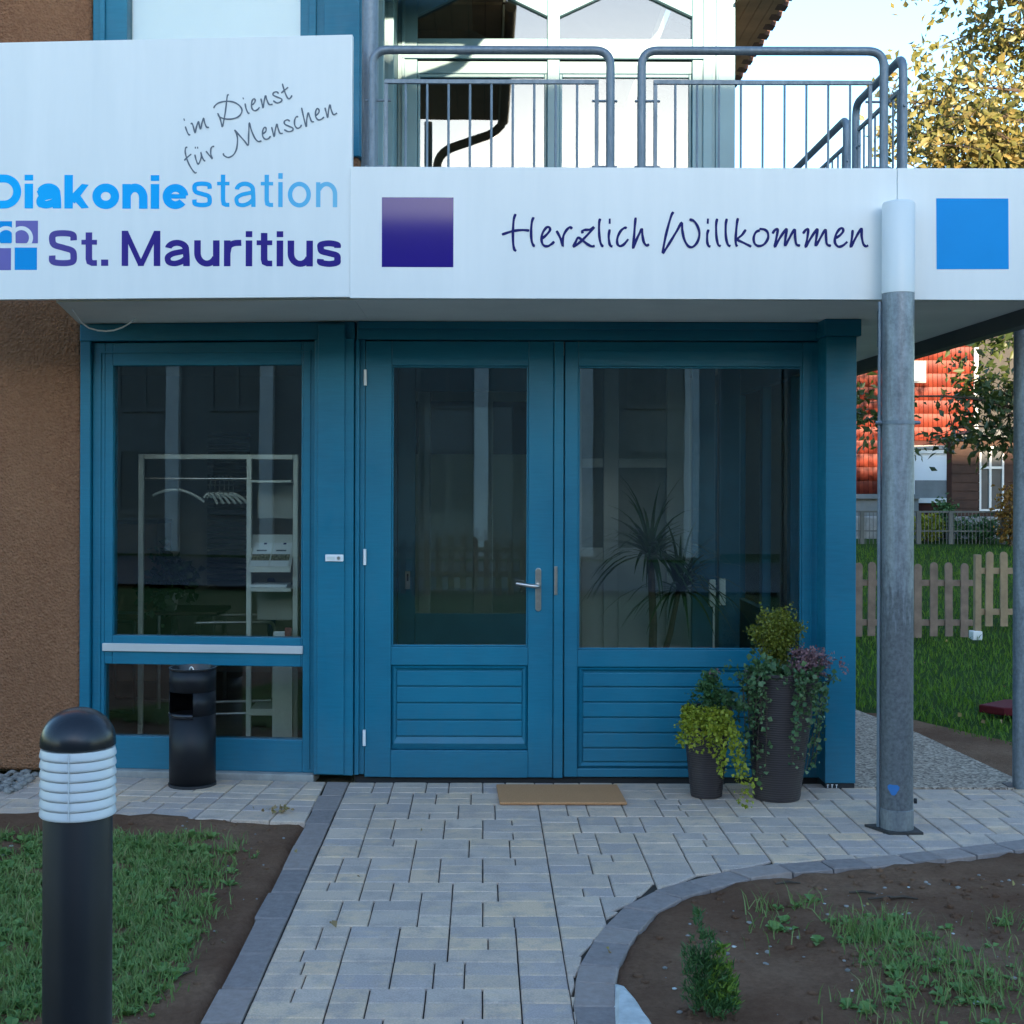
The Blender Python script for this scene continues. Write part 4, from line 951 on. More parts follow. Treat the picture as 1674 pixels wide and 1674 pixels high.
S1 = [[(70,485),(85,530),(105,568),(122,568)], [(55,405),(62,428)],
 [(125,462),(140,455),(155,500),(170,550),(180,505),(203,435),(212,470),(225,512),(240,450),(255,402),(265,440),(285,490),(312,495)],
 [(510,160),(495,175),(485,260),(470,370),(447,485),(435,450),(420,395),(400,350)], [(358,300),(370,275),(410,245),(480,230),(550,235),(610,265),(643,310),(635,355),(600,390),(540,408),(480,408),(420,390),(398,350)],
 [(675,250),(685,300),(705,345),(722,350)], [(653,190),(660,208)],
 [(740,268),(765,250),(778,220),(768,203),(748,220),(740,265),(748,305),(775,325),(805,310),(822,288)],
 [(835,200),(845,240),(857,295),(865,250),(882,172),(895,210),(915,255),(940,262),(955,255)],
 [(1015,150),(995,132),(965,140),(960,165),(1000,185),(1045,205),(1040,230),(1000,245),(960,222)],
 [(1052,48),(1070,110),(1095,175),(1120,203),(1145,180),(1148,165)], [(1040,145),(1075,115),(1112,85)]]
S2 = [[(92,698),(75,700),(70,740),(80,790),(105,860),(140,920),(170,955),(188,950)], [(60,830),(95,795),(132,765)],
 [(168,770),(180,820),(198,865),(215,850),(235,790),(228,745),(240,790),(262,830),(275,832)], [(172,690),(174,710)], [(195,690),(197,710)],
 [(280,735),(305,765),(345,812),(330,770),(330,715),(345,690),(365,688)],
 [(455,755),(465,780),(510,798),(560,770),(590,710),(600,620),(590,560),(570,520),(620,575),(670,630),(708,675),(712,600),(715,520),(720,448),(740,520),(775,600),(810,635),(845,630)],
 [(853,560),(885,535),(888,500),(870,495),(855,530),(855,580),(880,612),(915,605),(935,580)],
 [(945,488),(955,530),(970,585),(980,530),(998,460),(1010,500),(1030,550),(1060,552)],
 [(1130,430),(1105,415),(1075,430),(1080,460),(1120,480),(1160,500),(1155,525),(1115,535),(1072,515)],
 [(1215,385),(1195,385),(1178,420),(1180,470),(1205,500),(1235,490),(1248,465)],
 [(1248,292),(1265,370),(1295,485),(1300,420),(1315,345),(1330,380),(1350,430),(1375,435)],
 [(1390,375),(1420,345),(1425,315),(1405,300),(1390,335),(1392,385),(1420,415),(1455,405),(1475,385)],
 [(1485,290),(1495,330),(1512,390),(1520,330),(1535,262),(1548,310),(1570,360),(1600,350),(1608,345)]]
sc1 = lambda S, o, k: [[(o[0] + a / k, o[1] + b / k) for a, b in st] for st in S]
ribbon_mesh(sc1(S1, off1, k1), on_big, 0.0068, nb, 0.001).build('script_line', M['script_grey'], big, flip=False)
ribbon_mesh(sc1(S2, off1, k1), on_big, 0.0068, nb, 0.001).build('script_line', M['script_grey'], big, flip=False)
xa_, xb_ = on_big(-33, 320)[0], on_big(551, 320)[0]
M['ink_grad_blue'] = grad_ink('blue_gradient_vinyl', xa_, xb_, [(0.0, (0.0, 0.42, 0.86)), (0.55, (0.0, 0.36, 0.80)), (0.75, (0.03, 0.40, 0.74)), (1.0, (0.19, 0.50, 0.70))])
M['ink_grad_violet'] = grad_ink('violet_gradient_vinyl', on_big(79, 400)[0], on_big(556, 400)[0], [(0.0, (0.09, 0.07, 0.28)), (0.12, (0.065, 0.045, 0.26)), (0.3, (0.030, 0.016, 0.20)), (1.0, (0.026, 0.015, 0.20))])
letters('lettering', 'Diakonie', -18, 307, 288.0, 343.0, on_big, nb, M['ink_grad_blue'], big, 0.25, 0.09)
letters('lettering', 'station', 313, 550, 284.0, 339.5, on_big, nb, M['ink_grad_blue'], big, 0.13, 0.15)
letters('lettering', 'St. Mauritius', 79, 556, 379.0, 436.5, on_big, nb, M['ink_grad_violet'], big, 0.172, 0.115)
def circ(cx, cy, r, x0, x1, y0, y1): return [(min(max(cx + r * math.cos(a), x0), x1), min(max(cy + r * math.sin(a), y0), y1)) for a in np.linspace(0, 2 * math.pi, 41)[:-1]]
lg_p = simple('logo_violet_vinyl', (0.105, 0.085, 0.36), 0.3, var=0.05)
for (a, b, c_, d_, m) in ((24.5, 61, 363, 400, lg_p), (-18, 18.5, 364, 400, M['blue_ink']), (23, 59.5, 407, 443.5, M['blue_ink']), (-19.5, 17, 408, 444, lg_p)):
    flat('logo_square', [(a, d_), (b, d_), (b, c_), (a, c_)], on_big, nb, 0.0008, m, big)
flat('logo_ring', circ(34, 391, 19, 24.0, 62, 363, 401), on_big, nb, 0.0013, M['sign'], big); flat('logo_disc', circ(34, 391, 12.5, 24.5, 62, 363, 400), on_big, nb, 0.0018, lg_p, big)
flat('logo_ring', circ(9, 391, 19, -19, 19.0, 363, 401), on_big, nb, 0.0013, M['sign'], big); flat('logo_disc', circ(9, 391, 12.5, -19, 18.5, 363, 400), on_big, nb, 0.0018, M['blue_ink'], big)
# fascia boards
def on_fa(px, py): return (XP(px, DFA), DFA, ZP(py, DFA))
nf = (0, -1, 0); fz0, fz1 = ZP(488, DFA), ZP(273, DFA)
f1 = thing('welcome_fascia', 'long white fascia board with violet square and handwritten welcome', 'sign', (0.6, DFA, fz0))
box('board', XP(571, DFA), XP(1465, DFA), DFA, DFA + 0.03, fz0, fz1, M['sign'], f1, 0.002)
flat('violet_square', [(623, 437), (740, 437), (740, 323), (623, 323)], on_fa, nf, 0.0008, M['purple_ink'], f1)
S3 = [[(165,102),(150,150),(143,250),(145,350),(155,405),(172,420)], [(48,280),(100,262),(150,248),(220,240),(283,245)], [(320,130),(305,170),(298,260),(305,340),(320,372),(332,375)],
 [(390,315),(430,280),(460,240),(450,215),(425,222),(395,270),(388,330),(405,370),(440,378),(475,358),(497,338)], [(515,245),(540,290),(560,340),(570,378),(568,330),(578,280),(605,235),(632,215),(648,230)],
 [(740,268),(735,248),(760,238),(800,235),(835,215),(780,280),(720,340),(662,382),(680,340),(700,305),(735,325),(780,360),(815,378),(843,375)],
 [(888,140),(880,180),(880,270),(890,340),(905,372),(918,378)], [(970,232),(962,290),(968,350),(980,375),(995,378)], [(970,140),(970,185)],
 [(1115,225),(1100,218),(1065,245),(1038,300),(1035,350),(1055,375),(1090,362),(1130,315)], [(1192,130),(1185,200),(1178,300),(1170,395),(1195,330),(1225,265),(1245,230),(1250,280),(1262,340),(1285,368),(1308,360)]]
S4 = [[(137,72),(120,105),(90,210),(70,300),(58,382),(80,355),(120,290),(165,215),(200,155),(205,210),(220,280),(250,332),(285,338),(320,300),(335,240),(320,180),(290,140),(258,130)],
 [(405,205),(395,240),(395,300),(405,330),(420,335)], [(400,122),(398,162)], [(470,122),(462,170),(465,260),(478,320),(498,332)], [(543,122),(535,170),(537,260),(552,320),(572,332)],
 [(628,118),(620,160),(612,250),(612,310),(622,335)], [(688,205),(660,245),(625,280),(670,305),(730,335)],
 [(795,210),(765,225),(748,265),(755,310),(785,330),(825,318),(855,275),(855,230),(830,205),(790,200)],
 [(890,235),(912,205),(930,205),(920,270),(908,335),(940,280),(975,225),(998,200),(990,260),(985,325),(1010,285),(1040,230),(1060,205),(1062,260),(1072,315),(1100,328)],
 [(1122,235),(1145,205),(1162,205),(1155,270),(1143,335),(1175,280),(1210,225),(1232,200),(1225,260),(1218,325),(1245,285),(1275,230),(1295,205),(1297,260),(1305,315),(1335,328)],
 [(1370,270),(1405,245),(1428,215),(1420,192),(1395,205),(1370,250),(1365,300),(1390,332),(1425,325),(1460,295)], [(1500,205),(1495,260),(1485,335),(1515,280),(1545,225),(1568,195),(1568,250),(1580,310),(1600,330),(1618,322)]]
ribbon_mesh(sc1(S3, (810, 330), 1674 / 320), on_fa, 0.0116, nf, 0.001).build('script_word', M['script_navy'], f1, flip=False)
ribbon_mesh(sc1(S4, (1070, 330), 1674 / 360), on_fa, 0.0116, nf, 0.001).build('script_word', M['script_navy'], f1, flip=False)
f2 = thing('fascia_end_board', 'white fascia end board with a bright blue square', 'sign', (2.3, DFA, fz0))
box('board', XP(1465, DFA) + 0.002, 2.64, DFA, DFA + 0.03, fz0, fz1 + 0.001, M['sign'], f2, 0.002)
flat('blue_square', [(1530, 438), (1648, 437.5), (1647, 322), (1529, 322)], on_fa, nf, 0.0008, M['blue_ink'], f2)

# ------------------------------------------------------------------ posts
PD = 6.11; pxc = XP(1467.5, PD); pr = 0.071
post = thing('canopy_post', 'thick galvanised steel post with white sleeve carrying the canopy', 'post', (pxc, PD, 0))
MB().lathe([(pr, 0.012), (pr, ZP(478, PD))], 36, (pxc, PD, 0)).build('shaft', M['post_zinc'], post, smooth=True)
zs0, zs1 = ZP(478, PD), ZP(328, PD)
MB().lathe([(pr + 0.002, zs0 + 0.0005), (pr + 0.002, zs1 - 0.012), (pr - 0.004, zs1 - 0.003), (pr - 0.012, zs1)], 36, (pxc, PD, 0)).build('sleeve', M['sign'], post, smooth=True)
MB().lathe([(pr + 0.003, 0.012), (pr + 0.003, 0.10), (pr + 0.001, 0.102)], 36, (pxc, PD, 0)).build('foot_band', galv('foot_steel', (0.10, 0.11, 0.12), (0.28, 0.30, 0.31), 0.4), post, smooth=True)
bp_ = MB(); bp_.prism([(pxc - 0.13, PD + 0.06), (pxc - 0.06, PD - 0.085), (pxc + 0.095, PD - 0.085), (pxc + 0.085, PD + 0.09)], 'z', -0.012, 0.0118); bp_.build('base_plate', simple('rusty_base_plate', (0.035, 0.032, 0.03), 0.8, var=0.4, scale=30), post, 0.002)
zc = ZP(689, PD); cl = MB(); cl.lathe([(pr + 0.001, -0.008), (pr + 0.0035, -0.008), (pr + 0.0035, 0.008), (pr + 0.001, 0.008)], 36, (pxc, PD, zc)); clo = cl.build('pipe_clamp', M['galv'], post, smooth=True)
for sx in (-1, 1): MB().tube([(pxc + sx * (pr + 0.004), PD, zc), (pxc + sx * (pr + 0.03), PD, zc)], [0.011, 0.008], 6).build('clamp_bolt', M['galv'], clo)
MB().tube([(pxc - pr - 0.008, PD + 0.015, 0.012), (pxc - pr - 0.008, PD + 0.015, 2.40)], 0.009, 8).build('earth_rod', M['galv'], post, smooth=True)
pm = MB(); cx_ = pxc - 0.042
for k in range(14):
    pass
an0 = math.asin(-0.034 / pr)
pts = []
for a in np.linspace(0, 2 * math.pi, 15)[:-1]:
    rr = 0.024 * (1 + 0.2 * math.sin(3 * a)); th_ = an0 + rr * math.cos(a) / pr
    pts.append((pxc + (pr + 0.004) * math.sin(th_), PD - (pr + 0.004) * math.cos(th_), ZP(1283, PD) + rr * math.sin(a)))
cc = Vector((pxc + (pr + 0.004) * math.sin(an0), PD - (pr + 0.004) * math.cos(an0), ZP(1283, PD)))
for i in range(14): pm.poly([cc, pts[i], pts[(i + 1) % 14]])
pm.build('paint_spot', simple('blue_spray_spot', (0.03, 0.16, 0.42), 0.7), post)
cap = MB(); cap.tube([(pxc + pr + 0.004, PD - 0.01, 0.135), (pxc + pr + 0.016, PD - 0.012, 0.135)], 0.012, 10); cap.build('foot_screw', M['rubber'], post)
p2x, p2y = 2.80, 6.97
post2 = thing('canopy_post', 'slimmer galvanised post at the right picture edge beside the side path', 'post', (p2x, p2y, 0))
MB().lathe([(0.052, 0.0), (0.052, 2.62)], 28, (p2x, p2y, 0)).build('shaft', M['galv_post'], post2, smooth=True)
box('post_arm', 2.685, 2.78, p2y - 0.03, p2y + 0.03, 2.44, 2.5, M['dark_metal'], post2); box('base_plate', p2x - 0.08, p2x + 0.08, p2y - 0.02, p2y + 0.08, -0.012, 0.0085, M['dark_metal'], post2)
# ------------------------------------------------------------------ balcony railings
rp_ = thing('roof_support_post', 'tall grey steel post rising from the balcony corner to the eave', 'post', (XP(603, 6.34), 6.34, 2.65))
MB().tube([(XP(603, 6.34), 6.34, 2.65), (XP(603, 6.34), 6.34, 5.03)], 0.039, 24).build('shaft', M['galv'], rp_, smooth=True)
def railing(label, A, B, zr, leftcurve, rightcurve, rpipe=0.020, nb_=9, inset=0.055, endA=True, endB=True):
    """A,B: xy of the outer posts"""
    A, B = Vector((A[0], A[1], 0)), Vector((B[0], B[1], 0)); d = (B - A).normalized(); L = (B - A).length
    o = thing('balcony_railing', label, 'railing', (A.x, A.y, 2.66), group='balcony railing sections')
    P = lambda t, z_: tuple(A + d * t + Vector((0, 0, z_)))
    rc = 0.075; pts = []
    if leftcurve: pts += [P(0, 2.52), P(0, zr - rc)] + arc(P(0, zr - rc), P(0, zr), P(rc, zr), 7)[1:]
    else: pts += [P(0, zr)]
    if rightcurve: pts += arc(P(L - rc, zr), P(L, zr), P(L, zr - rc), 7) + [P(L, 2.52)]
    else: pts += [P(L, zr)]
    MB().tube(pts, rpipe, 14).build('top_rail', M['galv'], o, smooth=True)
    if not leftcurve: MB().tube([P(0, 2.52), P(0, zr - 0.002)], rpipe, 14).build('end_post', M['galv'], o, smooth=True)
    if not rightcurve: MB().tube([P(L, 2.52), P(L, zr - 0.002)], rpipe, 14).build('end_post', M['galv'], o, smooth=True)
    zi = zr - 0.137; w2 = 0.012
    def bar(name, t0, t1, z0_, z1_, th_=0.008):
        q = [A + d * t0, A + d * t1]; n_ = Vector((-d.y, d.x, 0)) * th_
        m_ = MB(); pl_ = [(q[0] - n_), (q[1] - n_), (q[1] + n_), (q[0] + n_)]
        m_.prism([(p.x, p.y) for p in pl_], 'z', z0_, z1_); return m_.build(name, M['galv'], o, 0.002)
    bar('inner_rail', inset, L - inset, zi - 0.02, zi)
    bar('bottom_rail', inset + 0.0175, L - inset - 0.0175, 2.70, 2.72)
    bar('side_bar', inset, inset + 0.017, 2.68, zi - 0.021); bar('side_bar', L - inset - 0.017, L - inset, 2.68, zi - 0.021)
    for i in range(1, nb_ + 1):
        t = inset + (L - 2 * inset) * i / (nb_ + 1)
        m_ = MB(); m_.tube([P(t, 2.72), P(t, zi - 0.02)], 0.0058, 8, cap=False); m_.build('baluster', M['galv'], o, smooth=True)
    for t, s1 in ((0, 1), (L, -1)):
        for zz in (zr - 0.235, zr - 0.54):
            m_ = MB(); m_.tube([P(t - s1 * (rpipe + 0.012), zz), P(t + s1 * (inset + 0.03), zz)], 0.006, 8); m_.build('clamp_bolt', M['galv'], o, smooth=True)
    return o
RD = 6.24; rz_ = ZP(82, RD)
railing('balcony railing section between the tall post and the middle gap', (XP(607, RD), RD), (XP(996, RD), RD), rz_, True, True, nb_=9)
railing('balcony railing section above the handwritten welcome end, right of the gap', (XP(1047, RD), RD), (XP(1443, RD), RD), rz_, True, True, nb_=9)
railing('short balcony railing running back from the front corner', (1.96, 6.30), (1.96, 7.10), rz_ - 0.005, True, True, nb_=6)
railing('rear balcony railing running back behind the side section', (1.96, 7.28), (1.96, 9.2), rz_ - 0.03, True, True, nb_=14)

# ------------------------------------------------------------------ upper storey
DU = 9.6
up = thing('upper_storey_front', 'pale blue timber upper storey with pointed windows and overhanging tiled eave', 'building', (0.6, DU, 2.65))
XU = lambda p: XP(p, DU); ZU = lambda p: ZP(p, DU)
fm = MB()
for q0, q1 in ((-0.62, XU(680)), (XU(893), XU(913)), (XU(1130), XU(1200))): box('frame_post', q0, q1, DU, DU + 0.12, 2.65, 6.1, M['blue_up'], up, 0.004)
fs = MB()
for p0, p1 in ((655, 660), (1147, 1162), (1168, 1172)): box('cover_strip', XU(p0), XU(p1), DU - 0.02, DU, 2.65, 6.0, M['blue_up'], up, 0.003)
for (p0, p1) in ((680, 893), (913, 1130)):
    x0, x1 = XU(p0), XU(p1); xm = (x0 + x1) / 2
    wdw = MB(); wdw.box(x0, x1, DU + 0.01, DU + 0.11, ZU(93), ZU(62)); wdw.box(x0, x1, DU + 0.03, DU + 0.10, ZU(118), ZU(97))
    # pointed head
    zb_, zsh, zap = ZU(62), ZU(25), ZU(-26)
    wdw.prism([(x0, zsh), (xm, zap), (x1, zsh), (x1, 6.1), (x0, 6.1)], 'y', DU + 0.01, DU + 0.11)
    wo = wdw.build('window', M['blue_up'], up, 0.004)
    MB().prism([(x0, zb_), (x1, zb_), (x1, zsh), (xm, zap), (x0, zsh)], 'y', DU + 0.05, DU + 0.056).build('pane', M['glass_upper'], wo)
    dd_ = MB(); ring(dd_, x0 + 0.002, x1 - 0.002, 2.66, ZU(118) - 0.002, x0 + 0.02, x1 - 0.02, 2.9, ZU(124), DU + 0.03, DU + 0.09); dob = dd_.build('balcony_door', M['blue_up'], up, 0.004)
    box('pane', x0 + 0.02, x1 - 0.02, DU + 0.05, DU + 0.056, 2.9, ZU(124), M['glass_upper'], dob)
box('drip_rail', XU(655), XU(1150), DU - 0.03, DU - 0.001, ZU(97), ZU(91), M['blue_up'], up, 0.003)
ub = MB(); ub.box(1.74, 1.80, DU + 0.12, 13.5, 2.4, 5.6); ub.box(-0.95, 1.80, 13.5, 13.6, 2.4, 6.5); ub.box(-0.95, 1.74, DU + 0.13, 13.5, 2.55, 2.6); ub.box(-0.95, 1.74, DU + 0.13, 13.5, 6.1, 6.2)
ub.build('rear_walls', M['inner_wall'], up)
for i in range(4):
    x0 = 1.80 + i * 0.085
    box('eave_board', x0 + 0.002, x0 + 0.083, 9.25, 13.6, 5.0, 5.02, M['eave_wood'], up)
ed = MB()
for y0 in np.arange(9.2, 13.5, 0.21):
    ed.prism([(1.5, 5.32), (2.16, 5.03 - 0.0), (2.17, 5.07), (1.5, 5.37)], 'y', y0, y0 + 0.20); ed.prism([(2.0, 5.02), (2.175, 4.985), (2.185, 5.03), (2.0, 5.06)], 'y', y0 + 0.02, y0 + 0.13)
ed.build('eave_tiles', M['roof_tile'], up)
MB().prism([(1.4, 5.4), (1.4, 5.32), (-0.9, 6.5), (-0.9, 6.6)], 'y', 9.2, 13.6).build('roof', M['roof_tile'], up)

# ------------------------------------------------------------------ ground objects
# bollard
BXc, BYc = XP(129, 3.2), 3.2
bo = thing('bollard_light', 'black bollard light with white louvred head and domed cap', 'bollard', (BXc, BYc, 0))
zb0, zb1 = ZP(1333, 3.2), ZP(1222, 3.2); zt_ = ZP(1158, 3.2)
MB().lathe([(0.081, -0.03), (0.080, 0.0), (0.080, zb0 - 0.004), (0.078, zb0)], 40, (BXc, BYc, 0)).build('shaft', M['black'], bo, smooth=True)
nl = 7; hl_ = (zb1 - zb0) / nl
for i in range(nl):
    z0 = zb0 + i * hl_
    MB().lathe([(0.078, z0 + 0.0002), (0.0865, z0 + 0.001), (0.0885, z0 + 0.0035), (0.0885, z0 + 0.007), (0.0868, z0 + hl_ * 0.62), (0.0848, z0 + hl_ * 0.95), (0.078, z0 + hl_ * 0.995)], 40, (BXc, BYc, 0)).build('louvre_ring', M['louvre'], bo, smooth=True)
hd = zt_ - zb1; MB().lathe([(0.083, zb1 + 0.001), (0.0875, zb1 + 0.004), (0.0875, zb1 + 0.012)] + [(0.0875 * math.cos(a), zb1 + 0.012 + (hd - 0.012) * math.sin(a)) for a in np.linspace(0.08, math.pi / 2 - 0.04, 14)], 40, (BXc, BYc, 0)).build('dome_cap', M['black_dome'], bo, smooth=True)
MB().tube([(BXc + 0.005, BYc - 0.0895, zb0 + 0.004), (BXc + 0.005, BYc - 0.0895, zb1 - 0.002)], 0.0018, 6).build('mould_seam', M['louvre'], bo)
# ash bin
AX, AY = XP(316, 6.98), 6.98; ar = 0.119
ab = thing('ash_bin', 'black cylindrical ash and litter bin standing at the left window', 'bin', (AX, AY, 0))
az1 = 0.605
def arc_shell(mb_, r, a0, a1, z0, z1, n=24):
    base = len(mb_.v)
    for i in range(n + 1):
        a = a0 + (a1 - a0) * i / n
        mb_.v += [(AX + r * math.cos(a), AY + r * math.sin(a), z0), (AX + r * math.cos(a), AY + r * math.sin(a), z1)]
    for i in range(n): mb_.f.append((base + 2*i, base + 2*i + 2, base + 2*i + 3, base + 2*i + 1))
oz0, oz1 = 0.37, 0.49; oa0, oa1 = R(180 + 10), R(180 + 103)
body = MB(); arc_shell(body, ar, 0, 2 * math.pi, 0.0, oz0, 40); arc_shell(body, ar, 0, 2 * math.pi, oz1, az1, 40); arc_shell(body, ar, oa1, oa0 + 2 * math.pi, oz0, oz1, 34)
bod = body.build('body', M['black'], ab, smooth=True, flip=False)
sm = bod.modifiers.new('Solid', 'SOLIDIFY'); sm.thickness = 0.004; sm.offset = -1
MB().lathe([(ar, 0.0), (ar + 0.004, 0.0), (ar + 0.004, 0.012), (ar, 0.014)], 40, (AX, AY, 0)).build('foot_ring', M['rubber'], ab, smooth=True)
MB().lathe([(ar - 0.004, az1 - 0.004), (ar + 0.003, az1 - 0.004), (ar + 0.003, az1 + 0.005), (ar - 0.006, az1 + 0.005), (ar - 0.016, az1 - 0.035), (0.01, az1 - 0.04)], 40, (AX, AY, 0), cap=False).build('ash_tray', M['black_dome'], ab, smooth=True)
MB().tube(arc((AX - 0.02, AY, az1 - 0.035), (AX - 0.01, AY, az1 + 0.045), (AX + 0.012, AY, az1 - 0.035)), 0.004, 8).build('tray_handle', M['steel'], ab, smooth=True)
lip = MB(); arc_shell(lip, ar + 0.004, oa0, oa1, oz0 - 0.012, oz0 + 0.012, 16); lo = lip.build('opening_lip', M['black_dome'], ab, smooth=True, flip=False); s3 = lo.modifiers.new('S', 'SOLIDIFY'); s3.thickness = 0.008
# doormat
dm = MB(); dm.prism([(0.072, 6.94), (0.695, 6.945), (0.705, 6.555), (0.085, 6.55)], 'z', 0.003, 0.016); tag(dm.build('doormat', M['coir'], bevel=0.004), 'brown coir doormat lying on the pavers before the door', 'doormat')
# planters
def planter(name, label, cx, cy, r0, r1, h, lean):
    o = thing(name, label, 'planter', (cx, cy, 0))
    n = 28; prof = []
    for i in range(33):
        t = i / 32; prof.append((r0 + (r1 - r0) * t + (0.0009 if i % 2 else -0.0007), 0.003 + h * t))
    prof += [(r1 + 0.006, h + 0.004), (r1 + 0.006, h + 0.016), (r1 - 0.012, h + 0.016), (r1 - 0.016, h - 0.03)]
    b_ = MB().lathe(prof, n, (0, 0, 0), cap=True)
    b_.v = [(x + cx + lean * z_, y + cy, z_) for x, y, z_ in b_.v]
    b_.build('pot', M['wicker'], o, smooth=True)
    MB().lathe([(0.001, h - 0.028), (r1 - 0.014, h - 0.028)], 20, (cx + lean * h, cy, 0), cap=False).build('potting_soil', M['soil'], o)
    return o
def strand(p0, dirx, L, wob, n, rad=None, seed=0):
    g_ = random.Random(seed); pts = [Vector(p0)]; d = Vector(dirx).normalized()
    for i in range(n):
        d = (d + Vector((g_.gauss(0, wob), g_.gauss(0, wob), -0.32 if i < 3 else -0.10))).normalized(); pts.append(pts[-1] + d * (L / n))
    return pts
# small planter
c1 = (XP(1156, 6.76), 6.76)
p1 = planter('planter', 'smaller dark woven planter with yellow-green trailing leaves', c1[0], c1[1], 0.078, 0.122, 0.43, 0.0)
cs = []
for i in range(60):
    a = random.uniform(0, 6.28); r = random.uniform(0, 0.14); h = random.random()
    cs.append((c1[0] + r * (1 - h) * math.cos(a) + 0.02, c1[1] + r * (1 - h) * math.sin(a), 0.44 + 0.16 * h))
fast_mesh('conifer', *leaf_cloud(cs, 22, 0.018, 0.019, 21, -0.6, 0.3), M['conifer'], p1)
cs = [(c1[0] + 0.03 + random.gauss(0, .012), c1[1] + random.gauss(0, .012), 0.60 + 0.02 * random.random()) for _ in range(5)]
fast_mesh('flower_tips', *leaf_cloud(cs, 8, 0.01, 0.014, 22), M['heather'], p1)
cs = []
for k in range(26):
    a = R(random.uniform(205, 300)); p0 = (c1[0] + 0.112 * math.cos(a), c1[1] + 0.115 * math.sin(a), 0.445)
    L = random.uniform(0.08, 0.26)
    cs += [tuple(p) for p in strand(p0, (math.cos(a) * .12 + 0.05, math.sin(a) * .3, 0.05), L, 0.07, 9, seed=k)]
for k, (sx, L) in enumerate(((0.0, 0.34), (0.03, 0.36), (0.055, 0.43), (0.07, 0.50), (0.08, 0.50), (-0.01, 0.33))):
    cs += [tuple(p + Vector((0.02 * (0.4 - p.z) / 0.4, 0, 0))) for p in strand((c1[0] + sx, c1[1] - 0.118, 0.45), (0.05, -0.3, 0.05), L, 0.06, 16, seed=50 + k)]
cs = [p for p in cs if p[2] > 0.012]
fast_mesh('trailing_leaves', *leaf_cloud(cs, 6, 0.012, 0.021, 23, 0.5, 0.45), M['lime_leaf'], p1)
cs = [(c1[0] + 0.09 + random.gauss(0, .05), c1[1] + random.gauss(0, .05), 0.48 + random.gauss(0, .03)) for _ in range(16)]
fast_mesh('ivy', *leaf_cloud(cs, 8, 0.016, 0.034, 24, 0.2, 0.55), M['ivy_leaf'], p1)
# large planter
c2 = (XP(1271, 6.72), 6.72)
p2 = planter('planter', 'larger dark woven planter with box bush, heather and trailing ivy', c2[0], c2[1], 0.114, 0.178, 0.62, 0.035)
tx, ty = c2[0] + 0.02, c2[1]
cs = []
bc_ = (XP(1268, 6.72), ty, 0.80)
for i in range(190):
    v = Vector((random.gauss(0, 1), random.gauss(0, 1), random.gauss(0, 1))).normalized() * (random.random() ** 0.4 + random.gauss(0, .09))
    sx = 0.105 + 0.02 * v.z
    cs.append((bc_[0] + v.x * sx * (1 + 0.12 * math.sin(5 * v.z)), bc_[1] + v.y * sx, bc_[2] + 0.01 + v.z * 0.135))
fast_mesh('box_bush', *leaf_cloud(cs, 26, 0.017, 0.015, 31, -0.5, 0.42), M['box_leaf'], p2)
MB().tube([(tx - 0.01, ty, 0.58), (bc_[0], ty, 0.76)], 0.008, 6).build('stem', M['bark'], p2)
cs = [(XP(1318, 6.72) + random.gauss(0, .05), ty - 0.05 + random.gauss(0, .05), 0.69 + random.gauss(0, .026)) for _ in range(85)]
fast_mesh('heather', *leaf_cloud(cs, 18, 0.013, 0.016, 32, -0.7, 0.4), M['heather'], p2)
cs = [(tx - 0.06 + random.gauss(0, .08), ty - 0.06 + random.gauss(0, .06), 0.64 + random.gauss(0, .028)) for _ in range(58)]
fast_mesh('ivy_crown', *leaf_cloud(cs, 9, 0.018, 0.028, 33, 0.1, 0.5), M['ivy_leaf'], p2)
cs = []; st_ = MB()
for k in range(22):
    a = R(random.choice([random.uniform(195, 245), random.uniform(275, 335)])); p0 = (tx + 0.17 * math.cos(a), ty + 0.17 * math.sin(a), 0.64)
    L = random.choice([0.12, 0.2, 0.3, 0.4, 0.5, 0.6, 0.66])
    pts = strand(p0, (math.cos(a) * .2, math.sin(a) * .25, 0.05), L, 0.08, 13, seed=200 + k)
    pts = [p for p in pts if p.z > 0.015]
    # hang along the tapering pot
    q_ = []
    for p in pts:
        rr = 0.114 + (0.178 - 0.114) * p.z / 0.62 + 0.018; v = Vector((p.x - c2[0] - 0.035 * p.z, p.y - ty)); 
        if p.z < 0.6: v = v.normalized() * min(v.length, rr + 0.03)
        q_.append(Vector((c2[0] + 0.035 * p.z + v.x, ty + v.y, p.z)))
    if len(q_) > 2: st_.tube(q_, 0.0018, 4)
    cs += [tuple(p) for p in q_]
fast_mesh('ivy_trails', *leaf_cloud(cs, 3, 0.014, 0.025, 34, 0.5, 0.5), M['ivy_leaf'], p2); st_.build('ivy_stems', M['bark'], p2)
